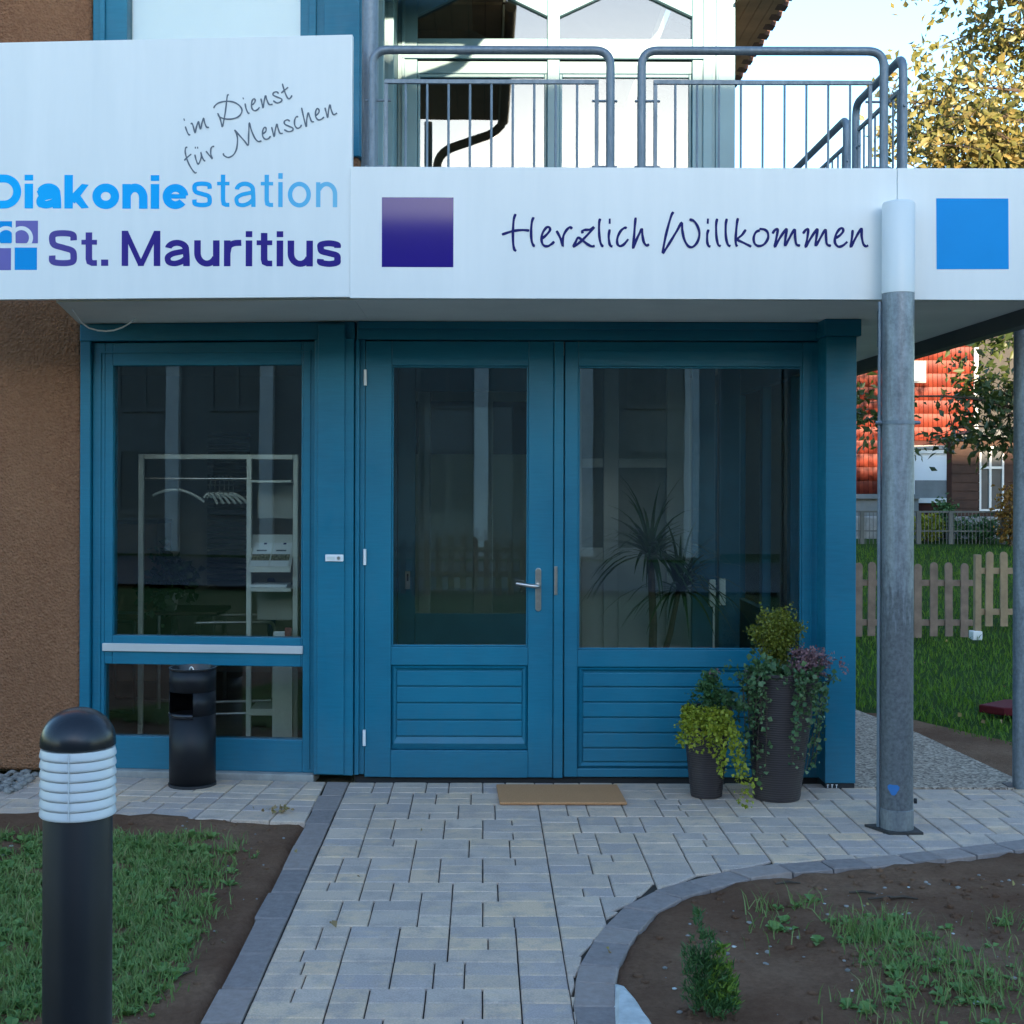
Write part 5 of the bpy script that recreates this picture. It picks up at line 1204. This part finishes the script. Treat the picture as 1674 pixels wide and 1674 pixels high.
# small conifer in the soil bed
cxs, cys = XP(1165, 3.95), 3.98
sh = thing('young_conifer', 'small upright young conifer shrub growing in the right soil bed', 'shrub', (cxs, cys, 0.0))
def spikes(centers, dirs, per, L, wd, seed):
    g_ = np.random.default_rng(seed); n = len(centers) * per
    c = np.repeat(np.asarray(centers), per, 0) + g_.normal(0, 0.006, (n, 3)); d = np.repeat(np.asarray(dirs), per, 0) + g_.normal(0, 0.45, (n, 3)); d /= np.linalg.norm(d, axis=1, keepdims=True)
    s_2 = np.cross(d, g_.normal(0, 1, (n, 3))); s_2 /= np.linalg.norm(s_2, axis=1, keepdims=True); l_ = L * g_.uniform(.6, 1.2, (n, 1))
    v = np.stack([c - s_2 * wd, c + s_2 * wd, c + d * l_ * .6 + s_2 * wd * 1.1, c + d * l_], 1).reshape(-1, 3); b = np.arange(n)[:, None] * 4
    return v, np.concatenate([b + np.array([[0, 1, 2]]), b + np.array([[0, 2, 3]])])
cA, dA, cB, dB = [], [], [], []
tops = [(-0.035, 0.30, 0.055), (0.0, 0.24, 0.05), (0.035, 0.21, 0.05), (-0.06, 0.20, 0.05), (0.06, 0.15, 0.05), (0.02, 0.16, 0.06), (-0.02, 0.18, 0.06), (0.075, 0.10, 0.045)]
for (ox, h, r) in tops:
    for i in range(36):
        t = random.random() ** 0.8; rr = r * (1 - t * 0.85) * random.random() ** .5; a = random.uniform(0, 6.28)
        p = (cxs + ox * (0.5 + 0.5 * t) + rr * math.cos(a), cys + rr * math.sin(a), 0.0 + h * t); dv = (0.5 * math.cos(a), 0.5 * math.sin(a), 0.9)
        if ox > 0.01 and random.random() < 0.6 and t > 0.3: cB.append(p); dB.append(dv)
        else: cA.append(p); dA.append(dv)
fast_mesh('needles', *spikes(cA, dA, 10, 0.026, 0.0022, 5), M['conifer'], sh); fast_mesh('bright_tips', *spikes(cB, dB, 10, 0.024, 0.0026, 6), M['conifer_tip'], sh)
MB().tube([(cxs, cys, -0.02), (cxs - 0.02, cys, 0.2)], [0.008, 0.003], 6).build('stem', M['bark'], sh)
# mortar spill beside the kerb
ms = MB(); ctr = (XP(1035, 4.05), 4.05); ring_p = [(1004, 1600), (1022, 1605), (1040, 1625), (1055, 1648), (1072, 1668), (1090, 1700), (1060, 1760), (1012, 1750), (1003, 1700), (1000, 1650)]
rp2 = [(XP(a, DG(b)), DG(b)) for a, b in ring_p]; cm = Vector((sum(p[0] for p in rp2) / 10, sum(p[1] for p in rp2) / 10, 0.022))
for i in range(10):
    a, b = rp2[i], rp2[(i + 1) % 10]; am, bm_ = [(cm.x * .4 + p[0] * .6, cm.y * .4 + p[1] * .6) for p in (a, b)]
    ms.poly([(a[0], a[1], -0.012), (b[0], b[1], -0.012), (bm_[0], bm_[1], 0.017), (am[0], am[1], 0.017)]); ms.poly([(am[0], am[1], 0.017), (bm_[0], bm_[1], 0.017), tuple(cm)])
tag(ms.build('mortar_spill', M['mortar'], smooth=True), 'white dried mortar spill against the curved kerb', 'mortar')

# ------------------------------------------------------------------ grass, weeds, pebbles
def blades(name, pts, hmin, hmax, wd, m, seed, label, lean=0.5):
    g_ = np.random.default_rng(seed); p = np.asarray(pts, float); n = len(p); an = g_.uniform(0, 2 * np.pi, n)
    h = g_.uniform(hmin, hmax, n)[:, None]; s_2 = np.stack([np.cos(an), np.sin(an), np.zeros(n)], 1) * wd
    ln = g_.normal(0, lean, (n, 3)); ln[:, 2] = 0; upv = np.array([0, 0, 1.0])
    m1 = p + upv * h * 0.6 + ln * h * 0.35; tp = p + upv * h * (1 - 0.12 * np.abs(ln[:, :1])) + ln * h
    v = np.stack([p - s_2, p + s_2, m1 + s_2 * .8, m1 - s_2 * .8, tp], 1).reshape(-1, 3); b = np.arange(n)[:, None] * 5
    f = np.concatenate([b + np.array([[0, 1, 2]]), b + np.array([[0, 2, 3]]), b + np.array([[3, 2, 4]])])
    return tag(fast_mesh(name, v, f, m), label, kind='stuff')
def grass_mask_left(x, y):
    edge = -1.02 + 0.09 * nz(x, y, 2.2, 5) + 0.06 * nz(x, y, 6.0, 8) - 0.12 * max(0, y - 5.2)
    back = 5.92 + 0.08 * nz(x, y, 3.0, 12)
    return x < edge + random.gauss(0, 0.045) and y < back + random.gauss(0, 0.05)
pts, wpts = [], []
while len(pts) < 30000:
    x = -0.9 - 2.6 * random.random() ** 1.0; y = 2.7 + 3.3 * random.random()
    if (x - 0) < -0.46 * y - 0.15: continue
    if grass_mask_left(x, y) and nz(x, y, 3.2, 20) + 0.5 * nz(x, y, 9, 31) + random.gauss(0, .25) > -0.22:
        z_ = left_h(x, y) - 0.004; pts.append((x, y, z_))
        if random.random() < 0.075: wpts.append((x, y, z_))
blades('grass', pts, 0.015, 0.062, 0.0026, M['grass'], 41, 'short green grass patch left of the bollard path bed')
def rosettes(name, centers, m, seed, label, L=(0.02, 0.048), wd=0.30, flatk=0.45):
    g_ = random.Random(seed); v, f = [], []
    for (x, y, z_) in centers:
        k = g_.randint(4, 8); a0 = g_.uniform(0, 6.28); s_2 = g_.uniform(*L)
        for i in range(k):
            a = a0 + 6.283 * i / k + g_.gauss(0, .25); l_ = s_2 * g_.uniform(.7, 1.2); e = flatk + g_.uniform(-.2, .45)
            d = Vector((math.cos(a) * math.cos(e), math.sin(a) * math.cos(e), math.sin(e))); sd = Vector((-math.sin(a), math.cos(a), 0)) * l_ * wd; b = Vector((x, y, z_))
            n0 = len(v); mid = b + d * l_ * .6; tip = b + d * l_ + Vector((0, 0, -l_ * .18))
            v += [tuple(b), tuple(mid + sd + Vector((0, 0, .004))), tuple(tip), tuple(mid - sd + Vector((0, 0, .004)))]; f += [(n0, n0 + 1, n0 + 2), (n0, n0 + 2, n0 + 3)]
    return tag(fast_mesh(name, v, f, m), label, kind='stuff')
rosettes('weeds', wpts, M['weed'], 42, 'broad-leaved green weeds mixed into the left grass', (0.018, 0.05), 0.30, 0.6)
pts, wpts = [], []
tufts = [(XP(a, DG(b)), DG(b), r, n_) for a, b, r, n_ in ((1255, 1488, .05, 26), (1315, 1481, .06, 36), (1455, 1535, .11, 330), (1400, 1540, .07, 90), (1500, 1570, .12, 130), (1560, 1622, .14, 170), (1630, 1640, .12, 130),
   (1440, 1585, .06, 60), (1650, 1512, .06, 50), (1430, 1640, .06, 40), (1250, 1522, .06, 20), (1470, 1672, .12, 110), (1385, 1520, .06, 30), (1600, 1600, .1, 60), (1380, 1650, .03, 6), (1270, 1545, .05, 8), (1660, 1560, .06, 16))]
for (x0, y0, r, n_) in tufts:
    for _ in range(n_):
        x = x0 + random.gauss(0, r * .75); y = y0 + random.gauss(0, r * .9); z_ = right_h(x, y) - 0.004; pts.append((x, y, z_))
        if random.random() < 0.10: wpts.append((x + random.gauss(0, .02), y + random.gauss(0, .02), z_))
blades('grass', pts, 0.02, 0.085, 0.0022, M['grass'], 43, 'sparse green grass tufts in the right soil bed')
rosettes('weeds', wpts, M['weed'], 44, 'small leafy weeds in the right soil bed')
pts = []
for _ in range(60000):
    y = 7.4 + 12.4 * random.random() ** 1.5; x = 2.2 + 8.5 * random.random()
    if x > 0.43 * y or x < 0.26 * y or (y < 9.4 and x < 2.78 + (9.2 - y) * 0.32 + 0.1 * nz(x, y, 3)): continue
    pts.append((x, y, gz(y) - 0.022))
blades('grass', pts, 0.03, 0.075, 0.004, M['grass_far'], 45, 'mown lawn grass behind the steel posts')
def stones(name, centers, m, label, seed):
    g_ = random.Random(seed); v, f = [], []
    for (x, y, z_, r) in centers:
        n0 = len(v); k = 6; sx, sy, sz = r * g_.uniform(.7, 1.3), r * g_.uniform(.7, 1.3), r * g_.uniform(.4, .8); a0 = g_.uniform(0, 6)
        for zz, q in ((-.4, .8), (.35, .95)):
            for i in range(k): a = a0 + 6.283 * i / k; w_ = q * g_.uniform(.8, 1.15); v.append((x + sx * w_ * math.cos(a), y + sy * w_ * math.sin(a), z_ + sz * zz))
        v.append((x, y, z_ + sz))
        for i in range(k): j = (i + 1) % k; f += [(n0 + i, n0 + j, n0 + k + j), (n0 + i, n0 + k + j, n0 + k + i), (n0 + k + i, n0 + k + j, n0 + 2 * k)]
    o = fast_mesh(name, v, f, m); o.data.polygons.foreach_set('use_smooth', [True] * len(f)); return tag(o, label, kind='stuff')
cs = [(x, y, -0.005 + random.uniform(0, .02), random.uniform(.012, .03)) for x, y in ((random.uniform(-3.2, -2.36), 6.75 + random.uniform(0, .5)) for _ in range(420))]
stones('gravel', cs, M['pebble'], 'grey pebbles along the foot of the brown wall', 51)
cs = []
for _ in range(420):
    x, y = random.uniform(0.5, 4.5), random.uniform(3.2, 6.2)
    if kerb_sd(x, y) > 0.2: cs.append((x, y, right_h(x, y) + 0.002, random.choice([.003, .004, .006, .01])))
for _ in range(150):
    x, y = random.uniform(-2.6, -0.85), random.uniform(3.2, 6.2); cs.append((x, y, left_h(x, y) + 0.002, random.choice([.003, .004, .006, .009])))
stones('gravel', cs, M['pebble'], 'scattered small stones on the soil beds', 52)
cs = []
for _ in range(1500):
    x, y = random.uniform(0.5, 4.2), random.uniform(3.0, 6.0)
    if kerb_sd(x, y) > 0.18: cs.append((x, y, right_h(x, y) + 0.001, random.choice([.004, .006, .008, .012, .018])))
for _ in range(700):
    x, y = random.uniform(-2.6, -0.86), random.uniform(3.0, 6.25)
    if y < strip_front(x) - 0.03: cs.append((x, y, left_h(x, y) + 0.001, random.choice([.003, .005, .007, .012])))
stones('soil_clods', cs, M['soil'], 'small crumbled clods of earth over both soil beds', 54)
cs = [(XP(a, DG(b)), DG(b), right_h(XP(a, DG(b)), DG(b)) + .003, r) for a, b, r in ((1487, 1449, .006), (1477, 1497, .006), (1202, 1548, .008), (1105, 1613, .010), (1600, 1652, .016), (1395, 1628, .007), (1560, 1530, .006), (1240, 1560, .005), (1350, 1477, .005), (1330, 1540, .004))]
stones('gravel', cs, M['mortar'], 'few bright white pebbles on the right soil bed', 53)
tw_ = MB()
for a, b, L, an in ((1290, 1441, .05, 0.1), (1412, 1458, .05, -0.1), (1455, 1468, .08, 0.05), (1480, 1470, .05, -0.15), (1140, 1585, .04, 0.5), (420, 1500, .05, 0.4), (300, 1600, .05, 1.0)):
    x, y = XP(a, DG(b)), DG(b); zt__ = (right_h(x, y) if x > 0 else left_h(x, y)) + 0.006
    tw_.tube([(x - L * math.cos(an), y - L * math.sin(an), zt__), (x, y + .006, zt__ + .004), (x + L * math.cos(an), y + L * math.sin(an), zt__)], [.004, .006, .003], 5)
tag(tw_.build('twigs', M['bark']), 'few short dark twigs lying on the soil beds', kind='stuff')
g_ = []
for a, b, n_ in ((465, 1330, 22), (445, 1331, 10), (690, 1363, 1), (548, 1517, 2), (490, 1398, 1), (372, 1547, 1), (590, 1440, 1), (1000, 1560, 2), (1430, 1610, 3)):
    for _ in range(n_): g_.append((XP(a + random.gauss(0, 10 if n_ > 4 else 3), DG(b + random.gauss(0, 1.5))), DG(b + random.gauss(0, 1.5)), 0.012 + 0.012 * random.random()))
for _ in range(40):
    x, y = random.uniform(-2.2, -0.85), random.uniform(3.3, 6.1); g_.append((x, y, left_h(x, y) + 0.006))
for _ in range(40):
    x, y = random.uniform(0.8, 4), random.uniform(3.4, 5.8)
    if kerb_sd(x, y) > .2: g_.append((x, y, right_h(x, y) + .006))
v, f = leaf_cloud(g_, 1, 0.002, 0.024, 61, 0.0, 0.4); 
tag(fast_mesh('leaves', v, f, M['dry_leaf']), 'few dry fallen leaves on paving and soil', kind='stuff')
lf_ = []
for _ in range(18):
    y = random.uniform(8, 12.5); lf_.append((random.uniform(0.29 * y, 0.4 * y), y, gz(y) + 0.06))
tag(fast_mesh('leaves', *leaf_cloud(lf_, 1, 0.002, 0.03, 62, 0, 0.45), M['dry_leaf']), 'few pale fallen leaves on the lawn', kind='stuff')

# ------------------------------------------------------------------ background right
# maroon sheet on the lawn
mc = MB(); mc.prism([(3.36, 9.12), (3.48, 8.98), (4.5, 8.75), (4.6, 9.3), (3.62, 9.34)], 'z', 0.02, 0.075); tag(mc.build('maroon_cover', M['maroon'], bevel=0.01), 'dark maroon cover board lying on the lawn', 'cover')
# picket fence
def picket_mesh(h, wd, m):
    pr_ = [(-wd/2, 0), (wd/2, 0), (wd/2, h - wd/2)] + [(wd/2 * math.cos(a), h - wd/2 + wd/2 * math.sin(a)) for a in np.linspace(0.3, math.pi - 0.3, 6)] + [(-wd/2, h - wd/2)]
    mb_ = MB().prism(pr_, 'y', -0.01, 0.01); return pmesh('picket', mb_.v, mb_.f, m)
def picket_fence(label, d, pxs, pbot, ptop, rails, prange, m, postpx=None):
    o = thing('picket_fence', label, 'fence', (XP(pxs[0], d), d, gz(d)), group='picket fence panels')
    z0, z1 = ZP(pbot, d), ZP(ptop, d); me = picket_mesh(z1 - z0, 0.072, m)
    for p in pxs:
        q = put('picket', me, o, (XP(p, d), d, z0 + random.uniform(-.01, .01))); q.rotation_euler = (0, random.uniform(-.012, .012), 0)
    for pr_ in rails: box('rail', XP(prange[0], d), XP(prange[1], d), d + 0.011, d + 0.04, ZP(pr_ + 5, d), ZP(pr_ - 5, d), m, o, 0.003)
    return o
picket_fence('lower weathered picket fence panel beside the fence post', 13.0, [1353, 1378, 1404, 1425, 1450, 1475, 1501, 1527, 1552, 1577], 1039, 918, (951, 1016), (1340, 1592), M['picket'])
picket_fence('higher paler picket fence panel beyond the fence post', 13.3, [1617, 1642, 1667, 1693, 1718, 1744, 1770], 1021, 899, (931, 998), (1597, 1790), M['picket_new'])
fp = thing('fence_post', 'square timber fence post in a white concrete foot', 'post', (XP(1597, 13.1), 13.1, gz(13.1)))
box('shaft', XP(1592, 13.1), XP(1602, 13.1), 13.05, 13.11, ZP(1034, 13.1), ZP(904, 13.1), M['picket_new'], fp, 0.003); box('foot', XP(1588.5, 13.05), XP(1604, 13.05), 13.0, 13.12, gz(13.05) - 0.1, ZP(1029, 13.05), M['white_frame'], fp, 0.006)
# red tiled house
DH = 24.0; XH = lambda p: XP(p, DH); ZH = lambda p: ZP(p, DH)
rh = thing('red_tiled_house', 'house with red clay tile hung wall beyond the lawn', 'house', (7.0, DH, gz(DH)))
hx1 = XH(1592); hz0, hz1 = ZH(806), 5.9
box('backing_wall', 0.5, hx1, DH + 0.03, DH + 6, gz(DH) - 0.3, hz1, M['red_board'], rh)
tv, tf = [], []
tw, thh = 0.0818, 0.239
for r_ in range(int((hz1 - hz0) / thh) + 1):
    for c_ in range(int((hx1 - 3.6) / tw)):
        x0 = hx1 - (c_ + 1) * tw; z0 = hz0 + r_ * thh
        if z0 + thh > hz1: continue
        if x0 > XH(1493) - tw and z0 < ZH(728): continue
        n0 = len(tv); e = 0.004; y0, y1 = DH - 0.012 + random.uniform(-.004, .004), DH + 0.014
        tv += [(x0 + e, y0, z0 + .006), (x0 + tw - e, y0, z0 + .006), (x0 + tw - e, y1, z0 + thh + .01), (x0 + e, y1, z0 + thh + .01), (x0 + e, DH + .03, z0 + .006), (x0 + tw - e, DH + .03, z0 + .006)]
        tf += [(n0, n0 + 1, n0 + 2, n0 + 3), (n0, n0 + 4, n0 + 5, n0 + 1)]
o = fast_mesh('wall_tiles', tv, tf, M['red_tile'], rh, 'stuff')
box('plinth', 3.6, XH(1500), DH - 0.06, DH + 0.029, gz(DH) - 0.3, hz0 - 0.08, M['dim_wall'], rh); box('ledge', 3.6, XH(1500), DH - 0.12, DH + 0.029, hz0 - 0.079, hz0 + 0.002, M['dim_wall'], rh)
MB().tube([(hx1 + 0.02, DH - 0.04, 1.2), (hx1 + 0.02, DH - 0.04, 5.8)], 0.04, 8).build('downpipe', M['white_frame'], rh, smooth=True)
MB().prism([(0.3, 5.75), (hx1 + 0.25, 5.75), (hx1 + 0.25, 5.9), (6, 6.6), (0.3, 6.6)], 'y', DH - 0.3, DH + 6).build('roof', M['roof_tile'], rh)
wh = MB(); ring(wh, XH(1490), XH(1557), ZH(820), ZH(733), XH(1490) + .05, XH(1549), ZH(812), ZH(739), DH - 0.03, DH + 0.028); who = wh.build('window', M['white_frame'], rh)
box('blind_sky_sheet', XH(1490) + .05, XH(1549), DH + 0.012, DH + 0.02, ZH(783), ZH(739), M['blind'], who); box('lower_panel', XH(1490) + .05, XH(1549), DH + 0.012, DH + 0.02, ZH(812), ZH(783) - 0.002, simple('grey_mirrored_roof', (0.2, 0.21, 0.21), 0.7), who)  # white and grey sheets paint the sky and roof mirrored in this window
box('lintel', XH(1485), XH(1557), DH - 0.06, DH + 0.028, ZH(732), ZH(726), M['concrete'], who)
sw2 = MB(); ring(sw2, XH(1472), XH(1512), ZH(624), ZH(588), XH(1476), XH(1504), ZH(620), ZH(592), DH - 0.05, DH + 0.0); swo = sw2.build('window', M['concrete'], rh); box('blind_sky_sheet', XH(1476), XH(1504), DH - 0.03, DH - 0.022, ZH(620), ZH(592), M['blind'], swo)
box('side_wing', hx1 + 0.06, hx1 + 4.5, DH + 1.6, DH + 6, gz(DH) - 0.3, 4.9, simple('grey_brown_render', (0.055, 0.05, 0.045), 0.9), rh)
# brown timber annex
DS = 21.5; XS = lambda p: XP(p, DS); ZS = lambda p: ZP(p, DS)
an_ = thing('timber_annex', 'dark brown timber annex with white framed window and grey flat roof', 'annex', (XS(1600), DS, gz(DS)))
zz = gz(DS) - 0.2
while zz < ZS(714):
    z1_ = min(zz + 0.14, ZS(714)); box('plank', XS(1556), XS(1601), DS, DS + 0.03, zz, z1_ - 0.008, M['shed_wood'], an_); box('plank', XS(1641), XS(1760), DS, DS + 0.03, zz, z1_ - 0.008, M['shed_wood'], an_); zz += 0.14
box('wall_core', XS(1558), XS(1755), DS + 0.031, DS + 0.3, gz(DS) - 0.3, ZS(712), M['shed_wood'], an_)
box('head_board', XS(1601) + .002, XS(1641) - .002, DS, DS + 0.03, ZS(727), ZS(714), M['shed_wood'], an_)
MB().prism([(XS(1546), ZS(716)), (XS(1590), ZS(700)), (XS(1770), ZS(690)), (XS(1770), ZS(708)), (XS(1560), ZS(716) - .02)], 'y', DS - 0.25, DS + 0.45).build('roof', M['dark_metal'], an_)
aw = MB(); ring(aw, XS(1601), XS(1641), ZS(833), ZS(727), XS(1604), XS(1638), ZS(830), ZS(731), DS - 0.01, DS + 0.03); aw.box(XS(1617), XS(1620.5), DS - 0.012, DS + 0.025, ZS(830), ZS(731)); aw.box(XS(1604), XS(1617), DS - 0.011, DS + 0.025, ZS(764), ZS(760)); aw.box(XS(1620.5), XS(1638), DS - 0.011, DS + 0.025, ZS(764), ZS(760))
awo = aw.build('window', M['white_frame'], an_); box('pane', XS(1604), XS(1638), DS + 0.02, DS + 0.029, ZS(830), ZS(731), M['dark_pane'], awo)
# metal garden fence with retaining wall and shrubs
DM = 20.2; XM = lambda p: XP(p, DM); ZM = lambda p: ZP(p, DM)
mf = thing('metal_bar_fence', 'thin metal bar fence at the top of the lawn', 'fence', (XM(1560), DM, gz(DM)))
box('top_rail', XM(1360), XM(1680), DM, DM + 0.03, ZM(836), ZM(833), M['fence_metal'], mf); box('bottom_rail', XM(1360), XM(1680), DM, DM + 0.03, ZM(867), ZM(865), M['fence_metal'], mf)
barm = MB().box(-.004, .004, .003, .011, ZM(888), ZM(836)); bme = pmesh('bar', barm.v, barm.f, M['fence_metal'])
for p in np.arange(1362, 1680, 6.0): put('bar', bme, mf, (XM(p), DM, 0))
for p in (1410, 1502, 1555, 1640): box('post', XM(p) - .03, XM(p) + .03, DM - .01, DM + .05, gz(DM) - .1, ZM(833), M['fence_metal'], mf)
rw = MB().box(3.0, 12, DM + 0.9, DM + 1.1, gz(DM) - 0.3, ZM(845)); tag(rw.build('retaining_wall', M['concrete'], bevel=0.02), 'low grey concrete retaining wall behind the bar fence', 'wall')
def bush(name, label, px, d, rx, rz_b, m, n_, size, seed, cat='shrub'):
    x0 = XP(px, d); z0 = gz(d); o = thing(name, label, cat, (x0, d, z0)); g2 = random.Random(seed); cs_ = []
    for _ in range(n_):
        v = Vector((g2.gauss(0, 1), g2.gauss(0, 1), g2.gauss(0, 1))).normalized() * (g2.random() ** .35); cs_.append((x0 + v.x * rx, d + v.y * rx * .8, z0 + rz_b * (0.5 + 0.5 * v.z)))
    fast_mesh('foliage', *leaf_cloud(cs_, 9, 0.05, size, seed), m, o)
    MB().tube([(x0, d, z0 - .05), (x0, d, z0 + rz_b * .6)], [0.03, 0.012], 6).build('stem', M['bark'], o); return o
bush('garden_shrub', 'dark rounded shrub at the timber annex corner', 1543, 21.0, 0.16, 0.55, M['conifer'], 80, 0.06, 71)
bush('garden_shrub', 'yellow-green low shrub behind the bar fence', 1515, 20.7, 0.25, 0.35, M['lime_leaf'], 70, 0.06, 72)
bush('garden_shrub', 'dark green low shrub in front of the timber annex', 1600, 20.6, 0.5, 0.3, M['conifer'], 120, 0.06, 73)
bush('garden_shrub', 'orange autumn shrub at the right end of the bar fence', 1652, 20.0, 0.22, 0.9, M['orange_leaf'], 90, 0.06, 74)
# tree
TX, TY = 6.75, 15.0
tree = thing('cherry_tree', 'sunlit yellow-green cherry tree at the right beyond the fence', 'tree', (TX, TY, gz(TY)))
tm = MB(); tm.tube([(TX, TY, gz(TY) - 0.1), (TX + .03, TY, 1.2), (TX - .05, TY + .05, 2.4), (TX, TY, 3.6), (TX - .1, TY, 5.2), (TX - .05, TY, 7.2)], [0.2, 0.16, 0.14, 0.11, 0.07, 0.02], 10)
rt = random.Random(5); top_c, low_c = [], []
for i in range(46):
    h = rt.uniform(2.0, 7.4); a = rt.uniform(0, 6.283); L = (2.15 if h < 6 else 1.7) * rt.uniform(.55, 1.05) * (0.75 if h < 3.2 else 1)
    if rt.random() < 0.35: a = math.pi + rt.gauss(0, .5)
    base = Vector((TX - .05, TY, h - 0.5)); tip = base + Vector((math.cos(a) * L, math.sin(a) * L, rt.uniform(.1, .8)))
    mid = (base + tip) / 2 + Vector((0, 0, rt.uniform(.05, .25))); P = arc(base, mid, tip, 7)
    tm.tube(P, [0.035 - 0.0045 * k for k in range(8)], 6)
    for k in range(2, 8):
        for _ in range(4 if k > 4 else 2):
            q = Vector(P[k]) + Vector((rt.gauss(0, .20), rt.gauss(0, .20), rt.gauss(-.02, .16)))
            tm.tube([P[k], tuple((Vector(P[k]) + q) / 2 + Vector((0, 0, .02))), tuple(q)], [0.006, 0.005, 0.003], 4, cap=False)
            (top_c if q.z > 3.5 else low_c).append(tuple(q))
# a low thin branch reaching left behind the steel post
P = arc((TX, TY, 2.0), (5.6, TY - .1, 2.75), (4.25, TY - .1, 2.45), 9); tm.tube(P, [0.03 - .0028 * k for k in range(10)], 5)
for k in (8, 9, 9, 9, 9): low_c += [tuple(Vector(P[k]) + Vector((rt.gauss(0, .10), rt.gauss(0, .1), rt.gauss(-.05, .12)))) for _ in range(3)]
tm.build('trunk', M['bark'], tree, smooth=True)
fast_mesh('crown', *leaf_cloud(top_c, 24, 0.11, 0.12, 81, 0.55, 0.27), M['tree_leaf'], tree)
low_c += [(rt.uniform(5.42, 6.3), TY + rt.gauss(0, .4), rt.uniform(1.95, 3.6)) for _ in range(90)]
fast_mesh('lower_crown', *leaf_cloud(low_c, 12, 0.085, 0.115, 82, 0.55, 0.25), M['tree_leaf_shade'], tree)

# ------------------------------------------------------------------ across the street (behind the camera, mirrored in the glass)
oh = thing('opposite_house', 'long pale house across the street, only mirrored in the glass', 'house', (-5, -14, 0))
OY = -14.0
box('wall', -16, 5, -21, OY, -0.1, 5.0, M['pale_house'], oh)
MB().prism([(OY + 0.4, 4.9), (-17.5, 7.4), (-21.4, 4.9), (-21.4, 4.75), (-17.5, 7.25), (OY + 0.4, 4.75)], 'x', -16.4, 5.3).build('roof', M['roof_tile'], oh)
for k in range(9):
    x0 = -14.6 + k * 2.2
    for zw, hw in ((0.8, 1.5), (3.1, 1.3)):
        q = MB(); ring(q, x0, x0 + 1.3, zw, zw + hw, x0 + .1, x0 + 1.2, zw + .1, zw + hw - .1, OY, OY + .05); q.box(x0 + .61, x0 + .69, OY + .002, OY + .04, zw + .1, zw + hw - .1); wo_ = q.build('window', M['pale_house'], oh); box('pane', x0 + .1, x0 + 1.2, OY + .001, OY + .02, zw + .1, zw + hw - .1, M['dark_pane'], wo_)
for k in range(10): box('pilaster', -15.6 + k * 2.2, -15.3 + k * 2.2, OY, OY + .14, 0, 4.75, M['dull_trim'], oh)
ga = thing('shading_terrace', 'unseen flat roofed terrace added across the street to shade lawn and fence', 'house', (15, -16, 0))  # added unseen block, height set to shade lawn, fence and annex
box('wall', 5.02, 30, -22, -16.5, -0.1, 6.0, M['pale_house'], ga); box('roof', 5.35, 30.2, -22.2, -16.4, 6.0, 6.1, M['dark_metal'], ga)
gf = thing('street_fence', 'dark picket fence across the street, only mirrored in the door glass', 'fence', (-1, -5, 0))
pm_ = picket_mesh(0.78, 0.085, M['shed_wood'])
for k in range(30): put('picket', pm_, gf, (-4.2 + k * 0.17, -5.0, -0.02 + 0.05 * math.sin(k * 0.9)))
box('rail', -4.3, 0.9, -5.04, -5.011, 0.2, 0.28, M['shed_wood'], gf); box('rail', -4.3, 0.9, -5.04, -5.011, 0.55, 0.63, M['shed_wood'], gf)
st = MB().poly([(-60, -12, 0.0), (60, -12, 0.0), (60, -5, 0.0), (-60, -5, 0.0)]); tag(st.build('street', simple('asphalt', (0.05, 0.05, 0.052), 0.9)), 'asphalt street behind the camera', kind='structure')
